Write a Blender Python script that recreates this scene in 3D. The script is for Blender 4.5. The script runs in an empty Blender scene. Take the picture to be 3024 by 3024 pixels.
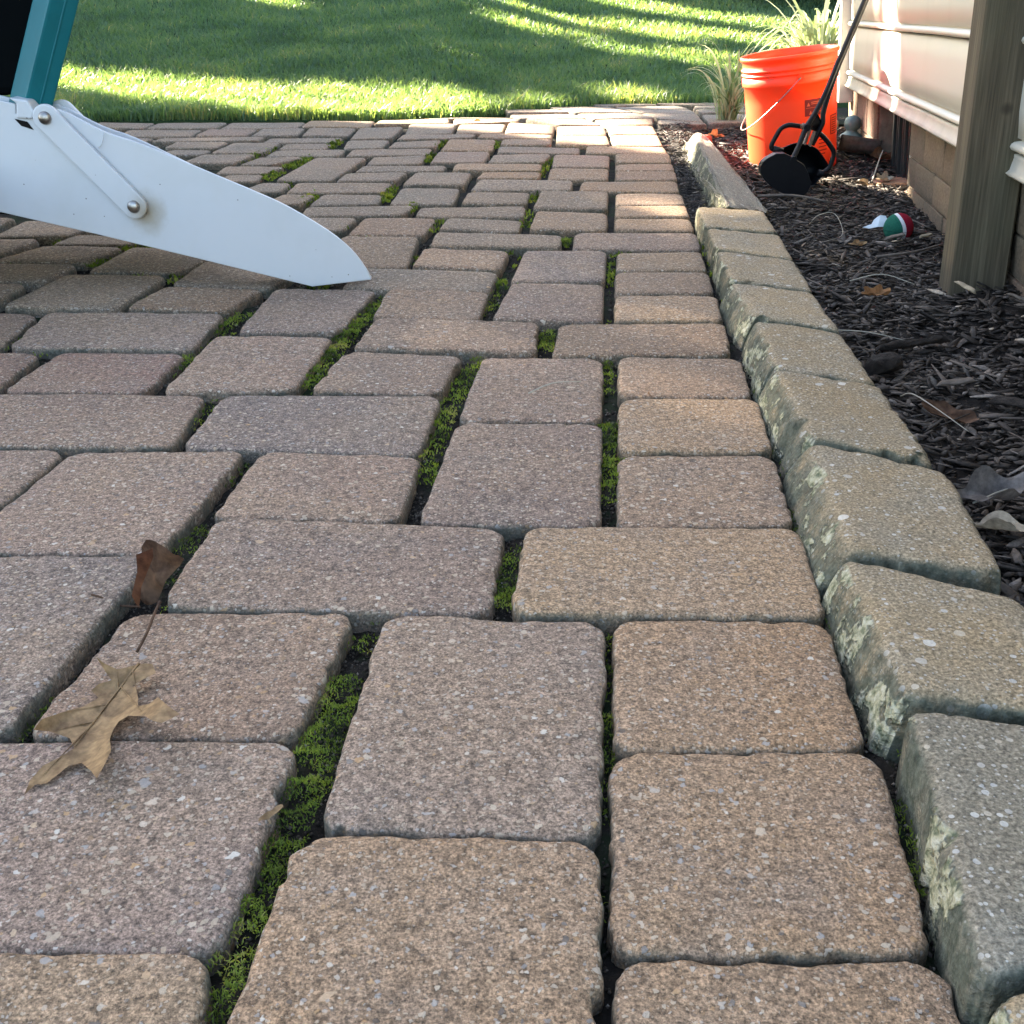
import bpy, bmesh, math, random
import numpy as np
from mathutils import Vector, Matrix, Quaternion, noise

R = math.radians
rnd = random.Random(7)
npr = np.random.default_rng(11)
SC = bpy.context.scene
COL = SC.collection

# ------------------------------------------------------------------ camera
cam_data = bpy.data.cameras.new("camera")
cam = bpy.data.objects.new("camera", cam_data)
COL.objects.link(cam)
cam_data.sensor_fit = 'HORIZONTAL'
cam_data.sensor_width = 36.0
cam_data.lens = 36.0 * 3262.0 / 3024.0
cam_data.clip_start = 0.02
cam_data.clip_end = 400.0
cam.location = (0.0, 0.0, 0.4455)
cam.rotation_euler = (R(90.0 - 25.54), 0.0, 0.0)
SC.camera = cam

# ------------------------------------------------------------------ light
SUN_EL, SUN_AZ = R(22.0), R(-45.0)          # azimuth measured from +Y towards +X
TO_SUN = Vector((math.sin(SUN_AZ) * math.cos(SUN_EL), math.cos(SUN_AZ) * math.cos(SUN_EL), math.sin(SUN_EL)))
world = bpy.data.worlds.new("World")
SC.world = world
world.use_nodes = True
wn = world.node_tree.nodes
wl = world.node_tree.links
wn.clear()
w_out = wn.new("ShaderNodeOutputWorld")
w_bg = wn.new("ShaderNodeBackground")
w_sky = wn.new("ShaderNodeTexSky")
w_sky.sky_type = 'NISHITA'
w_sky.sun_disc = False
w_sky.sun_elevation = SUN_EL
w_sky.sun_rotation = SUN_AZ
w_sky.air_density = 1.0
w_sky.dust_density = 2.2
w_sky.ozone_density = 0.8
w_bg.inputs["Strength"].default_value = 0.05
wl.new(w_sky.outputs[0], w_bg.inputs["Color"])
wl.new(w_bg.outputs[0], w_out.inputs["Surface"])
sun_data = bpy.data.lights.new("sun", 'SUN')
sun_data.energy = 5.0
sun_data.angle = R(0.5)
sun_data.color = (1.0, 0.88, 0.70)
sun = bpy.data.objects.new("sun", sun_data)
COL.objects.link(sun)
sun.rotation_euler = TO_SUN.to_track_quat('Z', 'Y').to_euler()
sun.location = (-8, 8, 8)

SC.view_settings.view_transform = 'Standard'
SC.view_settings.look = 'None'
SC.view_settings.exposure = 4.15
SC.view_settings.gamma = 1.0
SC.view_settings.use_curve_mapping = False
SC.render.engine = 'CYCLES'
SC.cycles.max_bounces = 8
SC.cycles.transparent_max_bounces = 6
SC.cycles.use_denoising = True

# ------------------------------------------------------------------ helpers
def srgb(r, g, b):
    def f(c):
        c /= 255.0
        return c / 12.92 if c <= 0.04045 else ((c + 0.055) / 1.055) ** 2.4
    return (f(r), f(g), f(b), 1.0)

class NT:
    """small wrapper for building node materials"""
    def __init__(self, name):
        self.m = bpy.data.materials.new(name)
        self.m.use_nodes = True
        self.t = self.m.node_tree
        self.t.nodes.clear()
        self.out = self.t.nodes.new("ShaderNodeOutputMaterial")
    def n(self, typ, **kw):
        nd = self.t.nodes.new("ShaderNode" + typ)
        for k, v in kw.items():
            setattr(nd, k, v)
        return nd
    def l(self, a, b):
        self.t.links.new(a, b)
    def set(self, nd, **kw):
        for k, v in kw.items():
            s = nd.inputs[k.replace('_', ' ')]
            if hasattr(v, 'links'):
                self.l(v, s)
            else:
                s.default_value = v
        return nd
    def coords(self, kind='Object', per_object=False, scale=(1, 1, 1)):
        tc = self.n("TexCoord")
        o = tc.outputs[kind]
        if per_object:
            oi = self.n("ObjectInfo")
            mul = self.n("Math", operation='MULTIPLY')
            self.l(oi.outputs["Random"], mul.inputs[0]); mul.inputs[1].default_value = 57.0
            va = self.n("VectorMath", operation='ADD')
            self.l(o, va.inputs[0]); self.l(mul.outputs[0], va.inputs[1])
            o = va.outputs[0]
        if scale != (1, 1, 1):
            vm = self.n("VectorMath", operation='MULTIPLY')
            self.l(o, vm.inputs[0]); vm.inputs[1].default_value = scale
            o = vm.outputs[0]
        return o
    def noise(self, vec, scale, detail=3.0, rough=0.55, out=0):
        nd = self.n("TexNoise")
        self.l(vec, nd.inputs["Vector"])
        nd.inputs["Scale"].default_value = scale
        nd.inputs["Detail"].default_value = detail
        nd.inputs["Roughness"].default_value = rough
        return nd.outputs[out]
    def ramp(self, fac, stops, interp='LINEAR'):
        nd = self.n("ValToRGB")
        cr = nd.color_ramp
        cr.interpolation = interp
        while len(cr.elements) < len(stops):
            cr.elements.new(0.5)
        for e, (p, c) in zip(cr.elements, stops):
            e.position = p
            e.color = c if hasattr(c, '__len__') else (c, c, c, 1)
        self.l(fac, nd.inputs[0])
        return nd.outputs[0]
    def mix(self, fac, a, b, mode='MIX'):
        nd = self.n("Mix", data_type='RGBA', blend_type=mode)
        for s, v in ((nd.inputs[0], fac), (nd.inputs[6], a), (nd.inputs[7], b)):
            if hasattr(v, 'links'):
                self.l(v, s)
            else:
                s.default_value = v
        return nd.outputs[2]
    def math(self, op, a, b=None):
        nd = self.n("Math", operation=op)
        for s, v in zip(nd.inputs, (a, b)):
            if v is None:
                continue
            if hasattr(v, 'links'):
                self.l(v, s)
            else:
                s.default_value = v
        return nd.outputs[0]
    def bump(self, h, strength=0.3, dist=0.002, normal=None):
        nd = self.n("Bump")
        nd.inputs["Strength"].default_value = strength
        nd.inputs["Distance"].default_value = dist
        self.l(h, nd.inputs["Height"])
        if normal is not None:
            self.l(normal, nd.inputs["Normal"])
        return nd.outputs[0]
    def bsdf(self, color, rough=0.7, normal=None, spec=0.3, metallic=0.0, out=True):
        nd = self.n("BsdfPrincipled")
        for k, v in (("Base Color", color), ("Roughness", rough), ("Specular IOR Level", spec), ("Metallic", metallic)):
            if hasattr(v, 'links'):
                self.l(v, nd.inputs[k])
            else:
                nd.inputs[k].default_value = v
        if normal is not None:
            self.l(normal, nd.inputs["Normal"])
        if out:
            self.l(nd.outputs[0], self.out.inputs[0])
        return nd

def obj(name, data, mat=None, parent=None, loc=None):
    """link mesh data (or an already filled bmesh) as ONE object"""
    if isinstance(data, bmesh.types.BMesh):
        me = bpy.data.meshes.new(name)
        data.normal_update()
        data.to_mesh(me)
        data.free()
        data = me
    o = bpy.data.objects.new(name, data)
    COL.objects.link(o)
    if mat is not None and not data.materials:
        data.materials.append(mat)
    if parent is not None:
        o.parent = parent
    if loc is not None:
        o.location = loc
    return o

def tag(o, label, cat, group=None):
    o["label"] = label
    o["category"] = cat
    if group:
        o["group"] = group
    return o

def thing(name, label, cat, loc=(0, 0, 0), rot=None, group=None):
    o = bpy.data.objects.new(name, None)
    o.empty_display_size = 0.05
    COL.objects.link(o)
    o.location = loc
    if rot is not None:
        o.rotation_mode = 'QUATERNION'
        o.rotation_quaternion = rot
    return tag(o, label, cat, group)

def mesh_from(name, verts, faces, smooth=False):
    me = bpy.data.meshes.new(name)
    me.from_pydata([tuple(v) for v in verts], [], faces)
    me.update()
    if smooth:
        me.polygons.foreach_set("use_smooth", [True] * len(me.polygons))
    return me

def np_mesh(name, V, F, attr=None, smooth=False):
    """V (n,3) array, F (m,k) array with equal sided faces; attr = per-vertex float 'rnd'"""
    me = bpy.data.meshes.new(name)
    n, m, k = len(V), len(F), F.shape[1]
    me.vertices.add(n)
    me.vertices.foreach_set("co", np.asarray(V, dtype=np.float32).ravel())
    me.loops.add(m * k)
    me.loops.foreach_set("vertex_index", np.asarray(F, dtype=np.int32).ravel())
    me.polygons.add(m)
    me.polygons.foreach_set("loop_start", np.arange(0, m * k, k, dtype=np.int32))
    me.polygons.foreach_set("loop_total", np.full(m, k, dtype=np.int32))
    me.update(calc_edges=True)
    if attr is not None:
        a = me.attributes.new("rnd", 'FLOAT', 'POINT')
        a.data.foreach_set("value", np.asarray(attr, dtype=np.float32))
    if smooth:
        me.polygons.foreach_set("use_smooth", np.ones(m, dtype=bool))
    me.validate()
    return me

def tube_bm(bm, pts, rad, seg=8, caps=True):
    """tube through points; rad number or list"""
    pts = [Vector(p) for p in pts]
    n = len(pts)
    rads = rad if hasattr(rad, '__len__') else [rad] * n
    t0 = (pts[1] - pts[0]).normalized()
    ref = Vector((0, 0, 1)) if abs(t0.z) < 0.9 else Vector((1, 0, 0))
    u = t0.cross(ref).normalized()
    rings = []
    for i, p in enumerate(pts):
        a = pts[max(i - 1, 0)]
        b = pts[min(i + 1, n - 1)]
        t = (b - a).normalized()
        u = (u - t * u.dot(t)).normalized()
        v = t.cross(u)
        rings.append([bm.verts.new(p + (u * math.cos(2 * math.pi * k / seg) + v * math.sin(2 * math.pi * k / seg)) * rads[i]) for k in range(seg)])
    for i in range(n - 1):
        for k in range(seg):
            f = bm.faces.new((rings[i][k], rings[i][(k + 1) % seg], rings[i + 1][(k + 1) % seg], rings[i + 1][k]))
            f.smooth = True
    if caps:
        bm.faces.new(rings[0][::-1])
        bm.faces.new(rings[-1])
    return bm

def smooth_path(pts, n=6):
    """Catmull-Rom through points"""
    P = [Vector(p) for p in pts]
    P = [P[0] * 2 - P[1]] + P + [P[-1] * 2 - P[-2]]
    out = []
    for i in range(1, len(P) - 2):
        for k in range(n):
            t = k / n
            a, b, c, d = P[i - 1], P[i], P[i + 1], P[i + 2]
            out.append(0.5 * ((2 * b) + (c - a) * t + (2 * a - 5 * b + 4 * c - d) * t * t + (3 * b - a - 3 * c + d) * t ** 3))
    out.append(P[-2])
    return out

def box_bm(bm, o, ex, ey, ez, bev=0.0):
    """box from corner o with edge vectors"""
    o, ex, ey, ez = map(Vector, (o, ex, ey, ez))
    vs = [bm.verts.new(o + ex * i + ey * j + ez * k) for k in (0, 1) for j in (0, 1) for i in (0, 1)]
    fs = [(0, 2, 3, 1), (4, 5, 7, 6), (0, 1, 5, 4), (2, 6, 7, 3), (0, 4, 6, 2), (1, 3, 7, 5)]
    faces = [bm.faces.new([vs[i] for i in f]) for f in fs]
    if bev:
        es = {e for f in faces for e in f.edges}
        bmesh.ops.bevel(bm, geom=list(es), offset=bev, segments=2, affect='EDGES', profile=0.6)
    return bm

def prism_bm(bm, poly, off):
    """extrude planar polygon (3D points) by vector off"""
    off = Vector(off)
    a = [bm.verts.new(Vector(p)) for p in poly]
    b = [bm.verts.new(Vector(p) + off) for p in poly]
    n = len(a)
    bm.faces.new(a)
    bm.faces.new(b[::-1])
    for i in range(n):
        bm.faces.new((a[i], b[i], b[(i + 1) % n], a[(i + 1) % n]))
    bmesh.ops.recalc_face_normals(bm, faces=bm.faces)
    return bm

def nz(p, f, seed=0.0):
    return noise.noise(Vector((p[0] * f + seed, p[1] * f - seed, p[2] * f + 3.1 * seed)))

# ------------------------------------------------------------------ measured positions (metres)
PAVERS = [
("t",0.052,0.408,0.219,0.407,0.200,0.243,0.037,0.243),
("t",0.065,0.576,0.236,0.576,0.215,0.410,0.051,0.410),
("t",0.080,0.737,0.244,0.736,0.230,0.578,0.066,0.577),
("T",0.013,0.901,0.260,0.900,0.245,0.739,0.000,0.745),
("b",0.112,1.074,0.274,1.072,0.258,0.905,0.096,0.904),
("T",0.128,1.244,0.294,1.247,0.275,1.080,0.113,1.080),
("b",0.140,1.417,0.306,1.412,0.291,1.249,0.125,1.249),
("b",0.067,1.578,0.313,1.574,0.296,1.414,0.051,1.423),
("T",0.162,1.736,0.328,1.734,0.311,1.576,0.148,1.583),
("b",0.175,1.892,0.341,1.890,0.326,1.740,0.162,1.740),
("t",0.191,2.047,0.354,2.050,0.340,1.895,0.177,1.897),
("p",0.122,2.226,0.368,2.216,0.357,2.061,0.110,2.073),
("t",0.215,2.374,0.380,2.374,0.368,2.226,0.202,2.233),
("t",0.229,2.521,0.392,2.521,0.380,2.382,0.216,2.382),
("b",0.244,2.695,0.404,2.681,0.393,2.534,0.230,2.534),
("t",0.173,2.860,0.417,2.860,0.402,2.700,0.157,2.728),
("b",0.270,3.010,0.433,3.016,0.420,2.876,0.258,2.871),
("b",0.282,3.149,0.444,3.156,0.433,3.021,0.271,3.021),
("t",0.297,3.336,0.461,3.351,0.444,3.168,0.283,3.162),
("T",0.224,3.507,0.462,3.491,0.460,3.365,0.212,3.358),
("T",0.328,4.048,0.493,4.048,0.481,3.799,0.317,3.799),
("T",0.317,3.781,0.479,3.781,0.464,3.514,0.305,3.530),
("t",-0.124,0.497,0.051,0.491,0.039,0.320,-0.139,0.320),
("m",-0.100,0.749,0.072,0.734,0.051,0.494,-0.114,0.503),
("p",-0.273,0.921,-0.007,0.901,-0.018,0.749,-0.280,0.759),
("p",-0.062,1.171,0.101,1.161,0.080,0.901,-0.087,0.913),
("q",-0.042,1.425,0.125,1.416,0.104,1.174,-0.065,1.179),
("q",-0.227,1.436,-0.063,1.420,-0.086,1.256,-0.248,1.270),
("q",-0.203,1.600,0.041,1.578,0.035,1.426,-0.219,1.445),
("p",-0.004,1.816,0.155,1.813,0.136,1.583,-0.033,1.589),
("p",0.021,2.064,0.178,2.056,0.157,1.823,-0.006,1.823),
("b",-0.203,1.773,-0.034,1.751,-0.048,1.589,-0.211,1.611),
("g",-0.274,1.933,-0.019,1.895,-0.034,1.755,-0.283,1.784),
("b",-0.168,2.085,-0.003,2.061,-0.016,1.902,-0.179,1.933),
("g",-0.154,2.233,0.102,2.196,0.094,2.076,-0.160,2.094),
("t",0.051,2.452,0.210,2.436,0.192,2.239,0.031,2.236),
("g",0.065,2.704,0.232,2.695,0.211,2.464,0.043,2.484),
("g",-0.140,2.378,0.025,2.360,0.017,2.233,-0.151,2.253),
("g",-0.210,2.517,0.034,2.525,0.028,2.386,-0.211,2.405),
("g",-0.108,2.690,0.047,2.690,0.034,2.538,-0.118,2.538),
("g",-0.086,2.876,0.157,2.855,0.144,2.714,-0.103,2.709),
("t",0.101,3.081,0.261,3.063,0.245,2.881,0.086,2.887),
("q",0.119,3.344,0.285,3.322,0.265,3.093,0.106,3.099),
("t",-0.081,3.004,0.081,3.016,0.069,2.892,-0.095,2.892),
("t",-0.156,3.149,0.088,3.162,0.079,3.027,-0.162,3.021),
("g",-0.057,3.351,0.118,3.351,0.089,3.175,-0.070,3.175),
("g",-0.042,3.530,0.211,3.507,0.199,3.365,-0.048,3.379),
("T",-0.014,4.152,0.153,4.069,0.139,3.854,-0.028,3.854),
("t",-0.105,3.826,0.137,3.826,0.130,3.702,-0.116,3.711),
("t",-0.033,3.685,0.129,3.685,0.123,3.546,-0.039,3.554),
("T",0.154,4.048,0.323,4.038,0.314,3.799,0.144,3.799),
("T",0.143,3.781,0.314,3.781,0.305,3.546,0.134,3.562),
("t",-0.188,4.100,-0.018,4.110,-0.029,3.863,-0.191,3.845),
("g",-0.364,4.100,-0.194,4.100,-0.197,3.836,-0.356,3.808),
("g",-0.356,3.781,-0.115,3.808,-0.129,3.702,-0.368,3.643),
("g",-0.371,3.618,-0.219,3.668,-0.230,3.499,-0.379,3.468),
("t",-0.202,3.677,-0.048,3.677,-0.055,3.431,-0.216,3.423),
("q",-0.221,3.401,-0.062,3.408,-0.076,3.181,-0.230,3.175),
("g",-0.403,3.295,-0.245,3.322,-0.247,3.162,-0.405,3.149),
("g",-0.411,3.124,-0.174,3.130,-0.180,3.033,-0.417,3.010),
("g",-0.564,3.274,-0.411,3.281,-0.455,2.871,-0.603,2.881),
("g",-0.435,2.987,-0.269,2.998,-0.290,2.860,-0.445,2.855),
("g",-0.538,2.834,-0.293,2.839,-0.304,2.690,-0.537,2.676),
("g",-0.259,3.004,-0.103,3.010,-0.115,2.803,-0.274,2.803),
("g",-0.274,2.778,-0.124,2.768,-0.130,2.538,-0.280,2.538),
("g",-0.448,2.667,-0.299,2.657,-0.300,2.538,-0.458,2.517),
("g",-0.459,2.496,-0.213,2.525,-0.233,2.405,-0.454,2.386),
("g",-0.460,2.378,-0.323,2.382,-0.339,2.239,-0.454,2.229),
("b",-0.314,2.382,-0.156,2.374,-0.172,2.193,-0.330,2.200),
("g",-0.336,2.183,-0.178,2.177,-0.183,1.930,-0.347,1.941),
("p",-0.385,1.771,-0.214,1.762,-0.244,1.525,-0.394,1.520),
("q",-0.421,1.514,-0.249,1.509,-0.263,1.276,-0.427,1.266),
("q",-0.705,1.639,-0.428,1.628,-0.431,1.440,-0.689,1.454),
("r",-0.612,1.442,-0.434,1.434,-0.445,1.269,-0.625,1.272),
("r",-0.806,1.442,-0.628,1.429,-0.628,1.285,-0.760,1.279),
("p",-0.910,1.643,-0.714,1.637,-0.696,1.457,-0.848,1.452),
("b",-0.568,1.784,-0.397,1.773,-0.432,1.635,-0.593,1.647),
("g",-0.762,1.880,-0.584,1.875,-0.602,1.651,-0.789,1.662),
("g",-0.721,2.100,-0.517,2.061,-0.577,1.890,-0.741,1.902),
("g",-0.551,1.972,-0.361,1.920,-0.392,1.777,-0.564,1.795),
("g",-0.956,1.959,-0.764,1.951,-0.777,1.820,-0.993,1.813),
("g",-0.993,1.802,-0.791,1.798,-0.799,1.690,-1.007,1.690),
("g",-0.884,2.100,-0.727,2.094,-0.764,1.959,-0.930,1.967),
("g",-1.090,2.158,-0.905,2.152,-0.935,2.008,-1.127,1.999),
("g",-0.863,2.213,-0.682,2.177,-0.733,2.109,-0.882,2.112),
("g",-1.025,2.356,-0.838,2.330,-0.871,2.187,-1.018,2.174),
("g",-1.202,2.386,-1.038,2.367,-1.047,2.209,-1.187,2.209),
("p",-0.667,1.264,-0.369,1.259,-0.362,1.095,-0.630,1.095),
("p",-0.347,1.259,-0.085,1.252,-0.097,1.072,-0.353,1.095),
("q",-0.265,1.085,-0.094,1.071,-0.104,0.916,-0.281,0.923),
("q",-0.466,1.085,-0.283,1.084,-0.306,0.848,-0.494,0.853),
("q",-0.653,1.089,-0.472,1.086,-0.486,0.941,-0.649,0.941),
("p",-0.493,0.847,-0.309,0.844,-0.334,0.589,-0.516,0.594),
("m",-0.302,0.755,-0.124,0.750,-0.143,0.588,-0.324,0.594),
("p",-0.441,0.588,-0.137,0.585,-0.150,0.411,-0.421,0.417),
("t",-0.418,0.414,-0.152,0.410,-0.149,0.290,-0.419,0.290),
("g",-1.475,4.152,-1.268,4.152,-1.257,3.968,-1.471,3.968),
("g",-1.263,4.152,-1.013,4.163,-1.008,3.968,-1.254,3.968),
("g",-1.008,4.163,-0.733,4.174,-0.736,3.998,-1.003,3.968),
("T",-0.730,4.185,-0.489,4.206,-0.494,4.018,-0.729,3.998),
("T",-0.484,4.217,-0.229,4.284,-0.219,4.131,-0.493,4.110),
("T",-0.220,4.284,0.022,4.262,0.028,4.174,-0.207,4.131),
("g",-1.297,3.930,-1.047,3.939,-1.045,3.763,-1.294,3.746),
("q",-1.036,3.949,-0.864,3.959,-0.864,3.772,-1.036,3.763),
("g",-0.856,3.968,-0.706,3.978,-0.698,3.781,-0.854,3.772),
("g",-0.696,3.978,-0.532,3.988,-0.532,3.763,-0.688,3.772),
("g",-0.530,4.008,-0.373,4.028,-0.384,3.702,-0.520,3.685),
("g",-1.318,3.720,-1.147,3.728,-1.155,3.610,-1.342,3.602),
("g",-1.130,3.728,-0.796,3.746,-0.795,3.635,-1.138,3.627),
("g",-0.785,3.746,-0.538,3.737,-0.558,3.618,-0.786,3.618),
("g",-1.047,3.602,-0.880,3.610,-0.888,3.468,-1.051,3.468),
("g",-0.867,3.602,-0.716,3.602,-0.731,3.365,-0.886,3.358),
("g",-0.703,3.586,-0.555,3.594,-0.558,3.461,-0.707,3.453),
("g",-0.705,3.431,-0.492,3.438,-0.493,3.302,-0.716,3.302),
("g",-0.524,3.668,-0.383,3.668,-0.389,3.468,-0.509,3.453),
("g",-0.477,3.438,-0.236,3.468,-0.239,3.329,-0.483,3.302),
("g",-1.022,3.438,-0.893,3.446,-0.896,3.329,-1.025,3.315),
("g",-0.895,3.315,-0.736,3.336,-0.764,3.149,-0.917,3.162),
("g",-0.719,3.281,-0.587,3.281,-0.658,3.130,-0.751,3.130),
("g",-0.779,3.112,-0.608,3.106,-0.651,2.981,-0.779,2.981),
("g",-0.740,2.964,-0.639,2.964,-0.639,2.839,-0.742,2.829),
("g",-0.626,2.829,-0.544,2.829,-0.548,2.695,-0.661,2.695),
("g",-0.545,2.676,-0.457,2.667,-0.474,2.521,-0.561,2.521),
("t",0.041,4.296,0.281,4.251,0.318,4.079,0.164,4.089),
("W",-0.229,4.330,0.010,4.307,-0.002,4.296,-0.337,4.273),
("t",0.294,4.251,0.517,4.262,0.495,4.069,0.330,4.079),
("W",-0.015,4.449,0.230,4.461,0.284,4.296,0.023,4.319),
("W",0.243,4.461,0.476,4.461,0.534,4.296,0.296,4.284),
("W",0.489,4.461,0.708,4.461,0.686,4.152,0.545,4.284),
("W",-0.042,4.587,0.170,4.600,0.231,4.486,-0.016,4.473),
("W",0.184,4.600,0.424,4.613,0.478,4.486,0.244,4.486),
("W",0.438,4.613,0.707,4.626,0.712,4.486,0.491,4.486),
("W",0.147,4.719,0.395,4.747,0.427,4.639,0.171,4.613),
("W",0.409,4.747,0.673,4.774,0.710,4.652,0.440,4.639),
("W",0.317,4.816,0.572,4.859,0.608,4.802,0.382,4.760),
("W",0.586,4.859,0.860,4.903,0.899,4.802,0.621,4.802),
("W",0.721,4.461,0.957,4.473,0.939,4.152,0.698,4.152),
("W",0.720,4.626,0.977,4.639,0.975,4.498,0.725,4.486),
("W",0.742,4.774,0.979,4.788,0.982,4.665,0.717,4.652),
("W",0.530,4.262,0.682,4.131,0.688,4.089,0.514,4.079),
("W",0.874,4.903,1.150,4.932,1.183,4.831,0.915,4.816),
("W",0.972,4.486,1.222,4.498,1.175,4.174,0.954,4.163),
("W",0.993,4.652,1.239,4.665,1.229,4.523,0.990,4.510),
("g",-3.098,0.712,-2.861,0.692,-2.873,0.545,-3.110,0.564),
("g",-2.849,0.691,-2.697,0.679,-2.709,0.531,-2.861,0.544),
("g",-2.685,0.678,-2.532,0.665,-2.544,0.518,-2.697,0.530),
("g",-2.520,0.664,-2.283,0.644,-2.295,0.497,-2.532,0.517),
("g",-2.271,0.643,-2.119,0.631,-2.131,0.483,-2.283,0.496),
("g",-2.107,0.630,-1.869,0.610,-1.882,0.463,-2.119,0.482),
("g",-1.857,0.609,-1.620,0.590,-1.633,0.442,-1.870,0.462),
("g",-1.608,0.589,-1.456,0.576,-1.468,0.429,-1.621,0.441),
("g",-1.444,0.575,-1.207,0.555,-1.219,0.408,-1.456,0.428),
("g",-1.195,0.554,-1.042,0.542,-1.054,0.394,-1.207,0.407),
("g",-1.030,0.541,-0.878,0.528,-0.890,0.381,-1.043,0.393),
("g",-0.866,0.527,-0.713,0.515,-0.726,0.367,-0.878,0.380),
("g",-0.662,0.510,-0.509,0.498,-0.521,0.350,-0.674,0.363),
("g",-3.037,0.872,-2.800,0.853,-2.812,0.705,-3.049,0.725),
("g",-2.788,0.852,-2.636,0.839,-2.648,0.692,-2.800,0.704),
("g",-2.624,0.838,-2.471,0.826,-2.483,0.678,-2.636,0.691),
("g",-2.459,0.825,-2.222,0.805,-2.234,0.657,-2.471,0.677),
("g",-2.210,0.804,-2.057,0.791,-2.070,0.644,-2.222,0.656),
("g",-2.046,0.790,-1.808,0.771,-1.821,0.623,-2.058,0.643),
("g",-1.796,0.770,-1.644,0.757,-1.656,0.610,-1.809,0.622),
("g",-1.632,0.756,-1.395,0.737,-1.407,0.589,-1.644,0.609),
("g",-1.383,0.736,-1.230,0.723,-1.243,0.575,-1.395,0.588),
("g",-1.218,0.722,-0.981,0.702,-0.993,0.555,-1.231,0.574),
("g",-0.969,0.701,-0.817,0.689,-0.829,0.541,-0.981,0.554),
("g",-0.805,0.688,-0.652,0.675,-0.664,0.528,-0.817,0.540),
("g",-2.976,1.033,-2.824,1.020,-2.836,0.873,-2.988,0.885),
("g",-2.812,1.019,-2.659,1.007,-2.671,0.859,-2.824,0.872),
("g",-2.647,1.006,-2.410,0.986,-2.422,0.839,-2.659,0.858),
("g",-2.398,0.985,-2.161,0.965,-2.173,0.818,-2.410,0.838),
("g",-2.149,0.964,-1.996,0.952,-2.009,0.804,-2.161,0.817),
("g",-1.985,0.951,-1.832,0.938,-1.844,0.791,-1.997,0.803),
("g",-1.820,0.937,-1.668,0.925,-1.680,0.777,-1.832,0.790),
("g",-1.656,0.924,-1.503,0.911,-1.515,0.764,-1.668,0.776),
("g",-1.491,0.910,-1.339,0.897,-1.351,0.750,-1.503,0.763),
("g",-1.327,0.896,-1.174,0.884,-1.186,0.736,-1.339,0.749),
("g",-1.162,0.883,-1.010,0.870,-1.022,0.723,-1.175,0.735),
("g",-0.998,0.869,-0.845,0.857,-0.858,0.709,-1.010,0.722),
("g",-0.833,0.856,-0.681,0.843,-0.693,0.696,-0.846,0.708),
("g",-2.988,1.199,-2.751,1.180,-2.763,1.032,-3.000,1.052),
("g",-2.739,1.179,-2.587,1.166,-2.599,1.019,-2.751,1.031),
("g",-2.575,1.165,-2.422,1.153,-2.434,1.005,-2.587,1.018),
("g",-2.410,1.152,-2.173,1.132,-2.185,0.985,-2.422,1.004),
("g",-2.161,1.131,-2.009,1.118,-2.021,0.971,-2.173,0.984),
("g",-1.997,1.117,-1.844,1.105,-1.856,0.957,-2.009,0.970),
("g",-1.832,1.104,-1.595,1.084,-1.607,0.937,-1.844,0.956),
("g",-1.583,1.083,-1.346,1.064,-1.358,0.916,-1.595,0.936),
("g",-1.334,1.063,-1.097,1.043,-1.109,0.895,-1.346,0.915),
("g",-1.085,1.042,-0.932,1.029,-0.944,0.882,-1.097,0.895),
("g",-0.920,1.028,-0.683,1.009,-0.695,0.861,-0.933,0.881),
("g",-3.034,1.369,-2.882,1.356,-2.894,1.209,-3.047,1.221),
("g",-2.870,1.355,-2.718,1.343,-2.730,1.195,-2.882,1.208),
("g",-2.706,1.342,-2.468,1.322,-2.481,1.175,-2.718,1.194),
("g",-2.456,1.321,-2.304,1.308,-2.316,1.161,-2.469,1.174),
("g",-2.292,1.307,-2.140,1.295,-2.152,1.147,-2.304,1.160),
("g",-2.128,1.294,-1.975,1.281,-1.987,1.134,-2.140,1.146),
("g",-1.963,1.280,-1.811,1.268,-1.823,1.120,-1.975,1.133),
("g",-1.799,1.267,-1.646,1.254,-1.658,1.107,-1.811,1.119),
("g",-1.634,1.253,-1.482,1.240,-1.494,1.093,-1.646,1.106),
("g",-1.470,1.239,-1.317,1.227,-1.330,1.079,-1.482,1.092),
("g",-1.305,1.226,-1.153,1.213,-1.165,1.066,-1.318,1.078),
("g",-1.141,1.212,-0.988,1.200,-1.001,1.052,-1.153,1.065),
("g",-0.976,1.199,-0.824,1.186,-0.836,1.038,-0.989,1.051),
("g",-0.812,1.185,-0.660,1.172,-0.672,1.025,-0.824,1.038),
("g",-2.977,1.530,-2.824,1.517,-2.837,1.370,-2.989,1.382),
("g",-2.812,1.516,-2.660,1.503,-2.672,1.356,-2.825,1.369),
("g",-2.648,1.502,-2.496,1.490,-2.508,1.342,-2.660,1.355),
("g",-2.484,1.489,-2.331,1.476,-2.343,1.329,-2.496,1.341),
("g",-2.319,1.475,-2.167,1.463,-2.179,1.315,-2.331,1.328),
("g",-2.155,1.462,-1.918,1.442,-1.930,1.295,-2.167,1.314),
("g",-1.906,1.441,-1.668,1.421,-1.681,1.274,-1.918,1.294),
("g",-1.656,1.420,-1.504,1.408,-1.516,1.260,-1.669,1.273),
("g",-1.492,1.407,-1.340,1.394,-1.352,1.247,-1.504,1.259),
("g",-1.328,1.393,-1.175,1.381,-1.187,1.233,-1.340,1.246),
("g",-1.163,1.380,-1.011,1.367,-1.023,1.219,-1.175,1.232),
("g",-0.959,1.363,-0.806,1.350,-0.819,1.203,-0.971,1.215),
("g",-2.928,1.691,-2.776,1.679,-2.788,1.531,-2.941,1.544),
("g",-2.764,1.678,-2.527,1.658,-2.539,1.511,-2.776,1.530),
("g",-2.515,1.657,-2.278,1.637,-2.290,1.490,-2.527,1.510),
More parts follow.
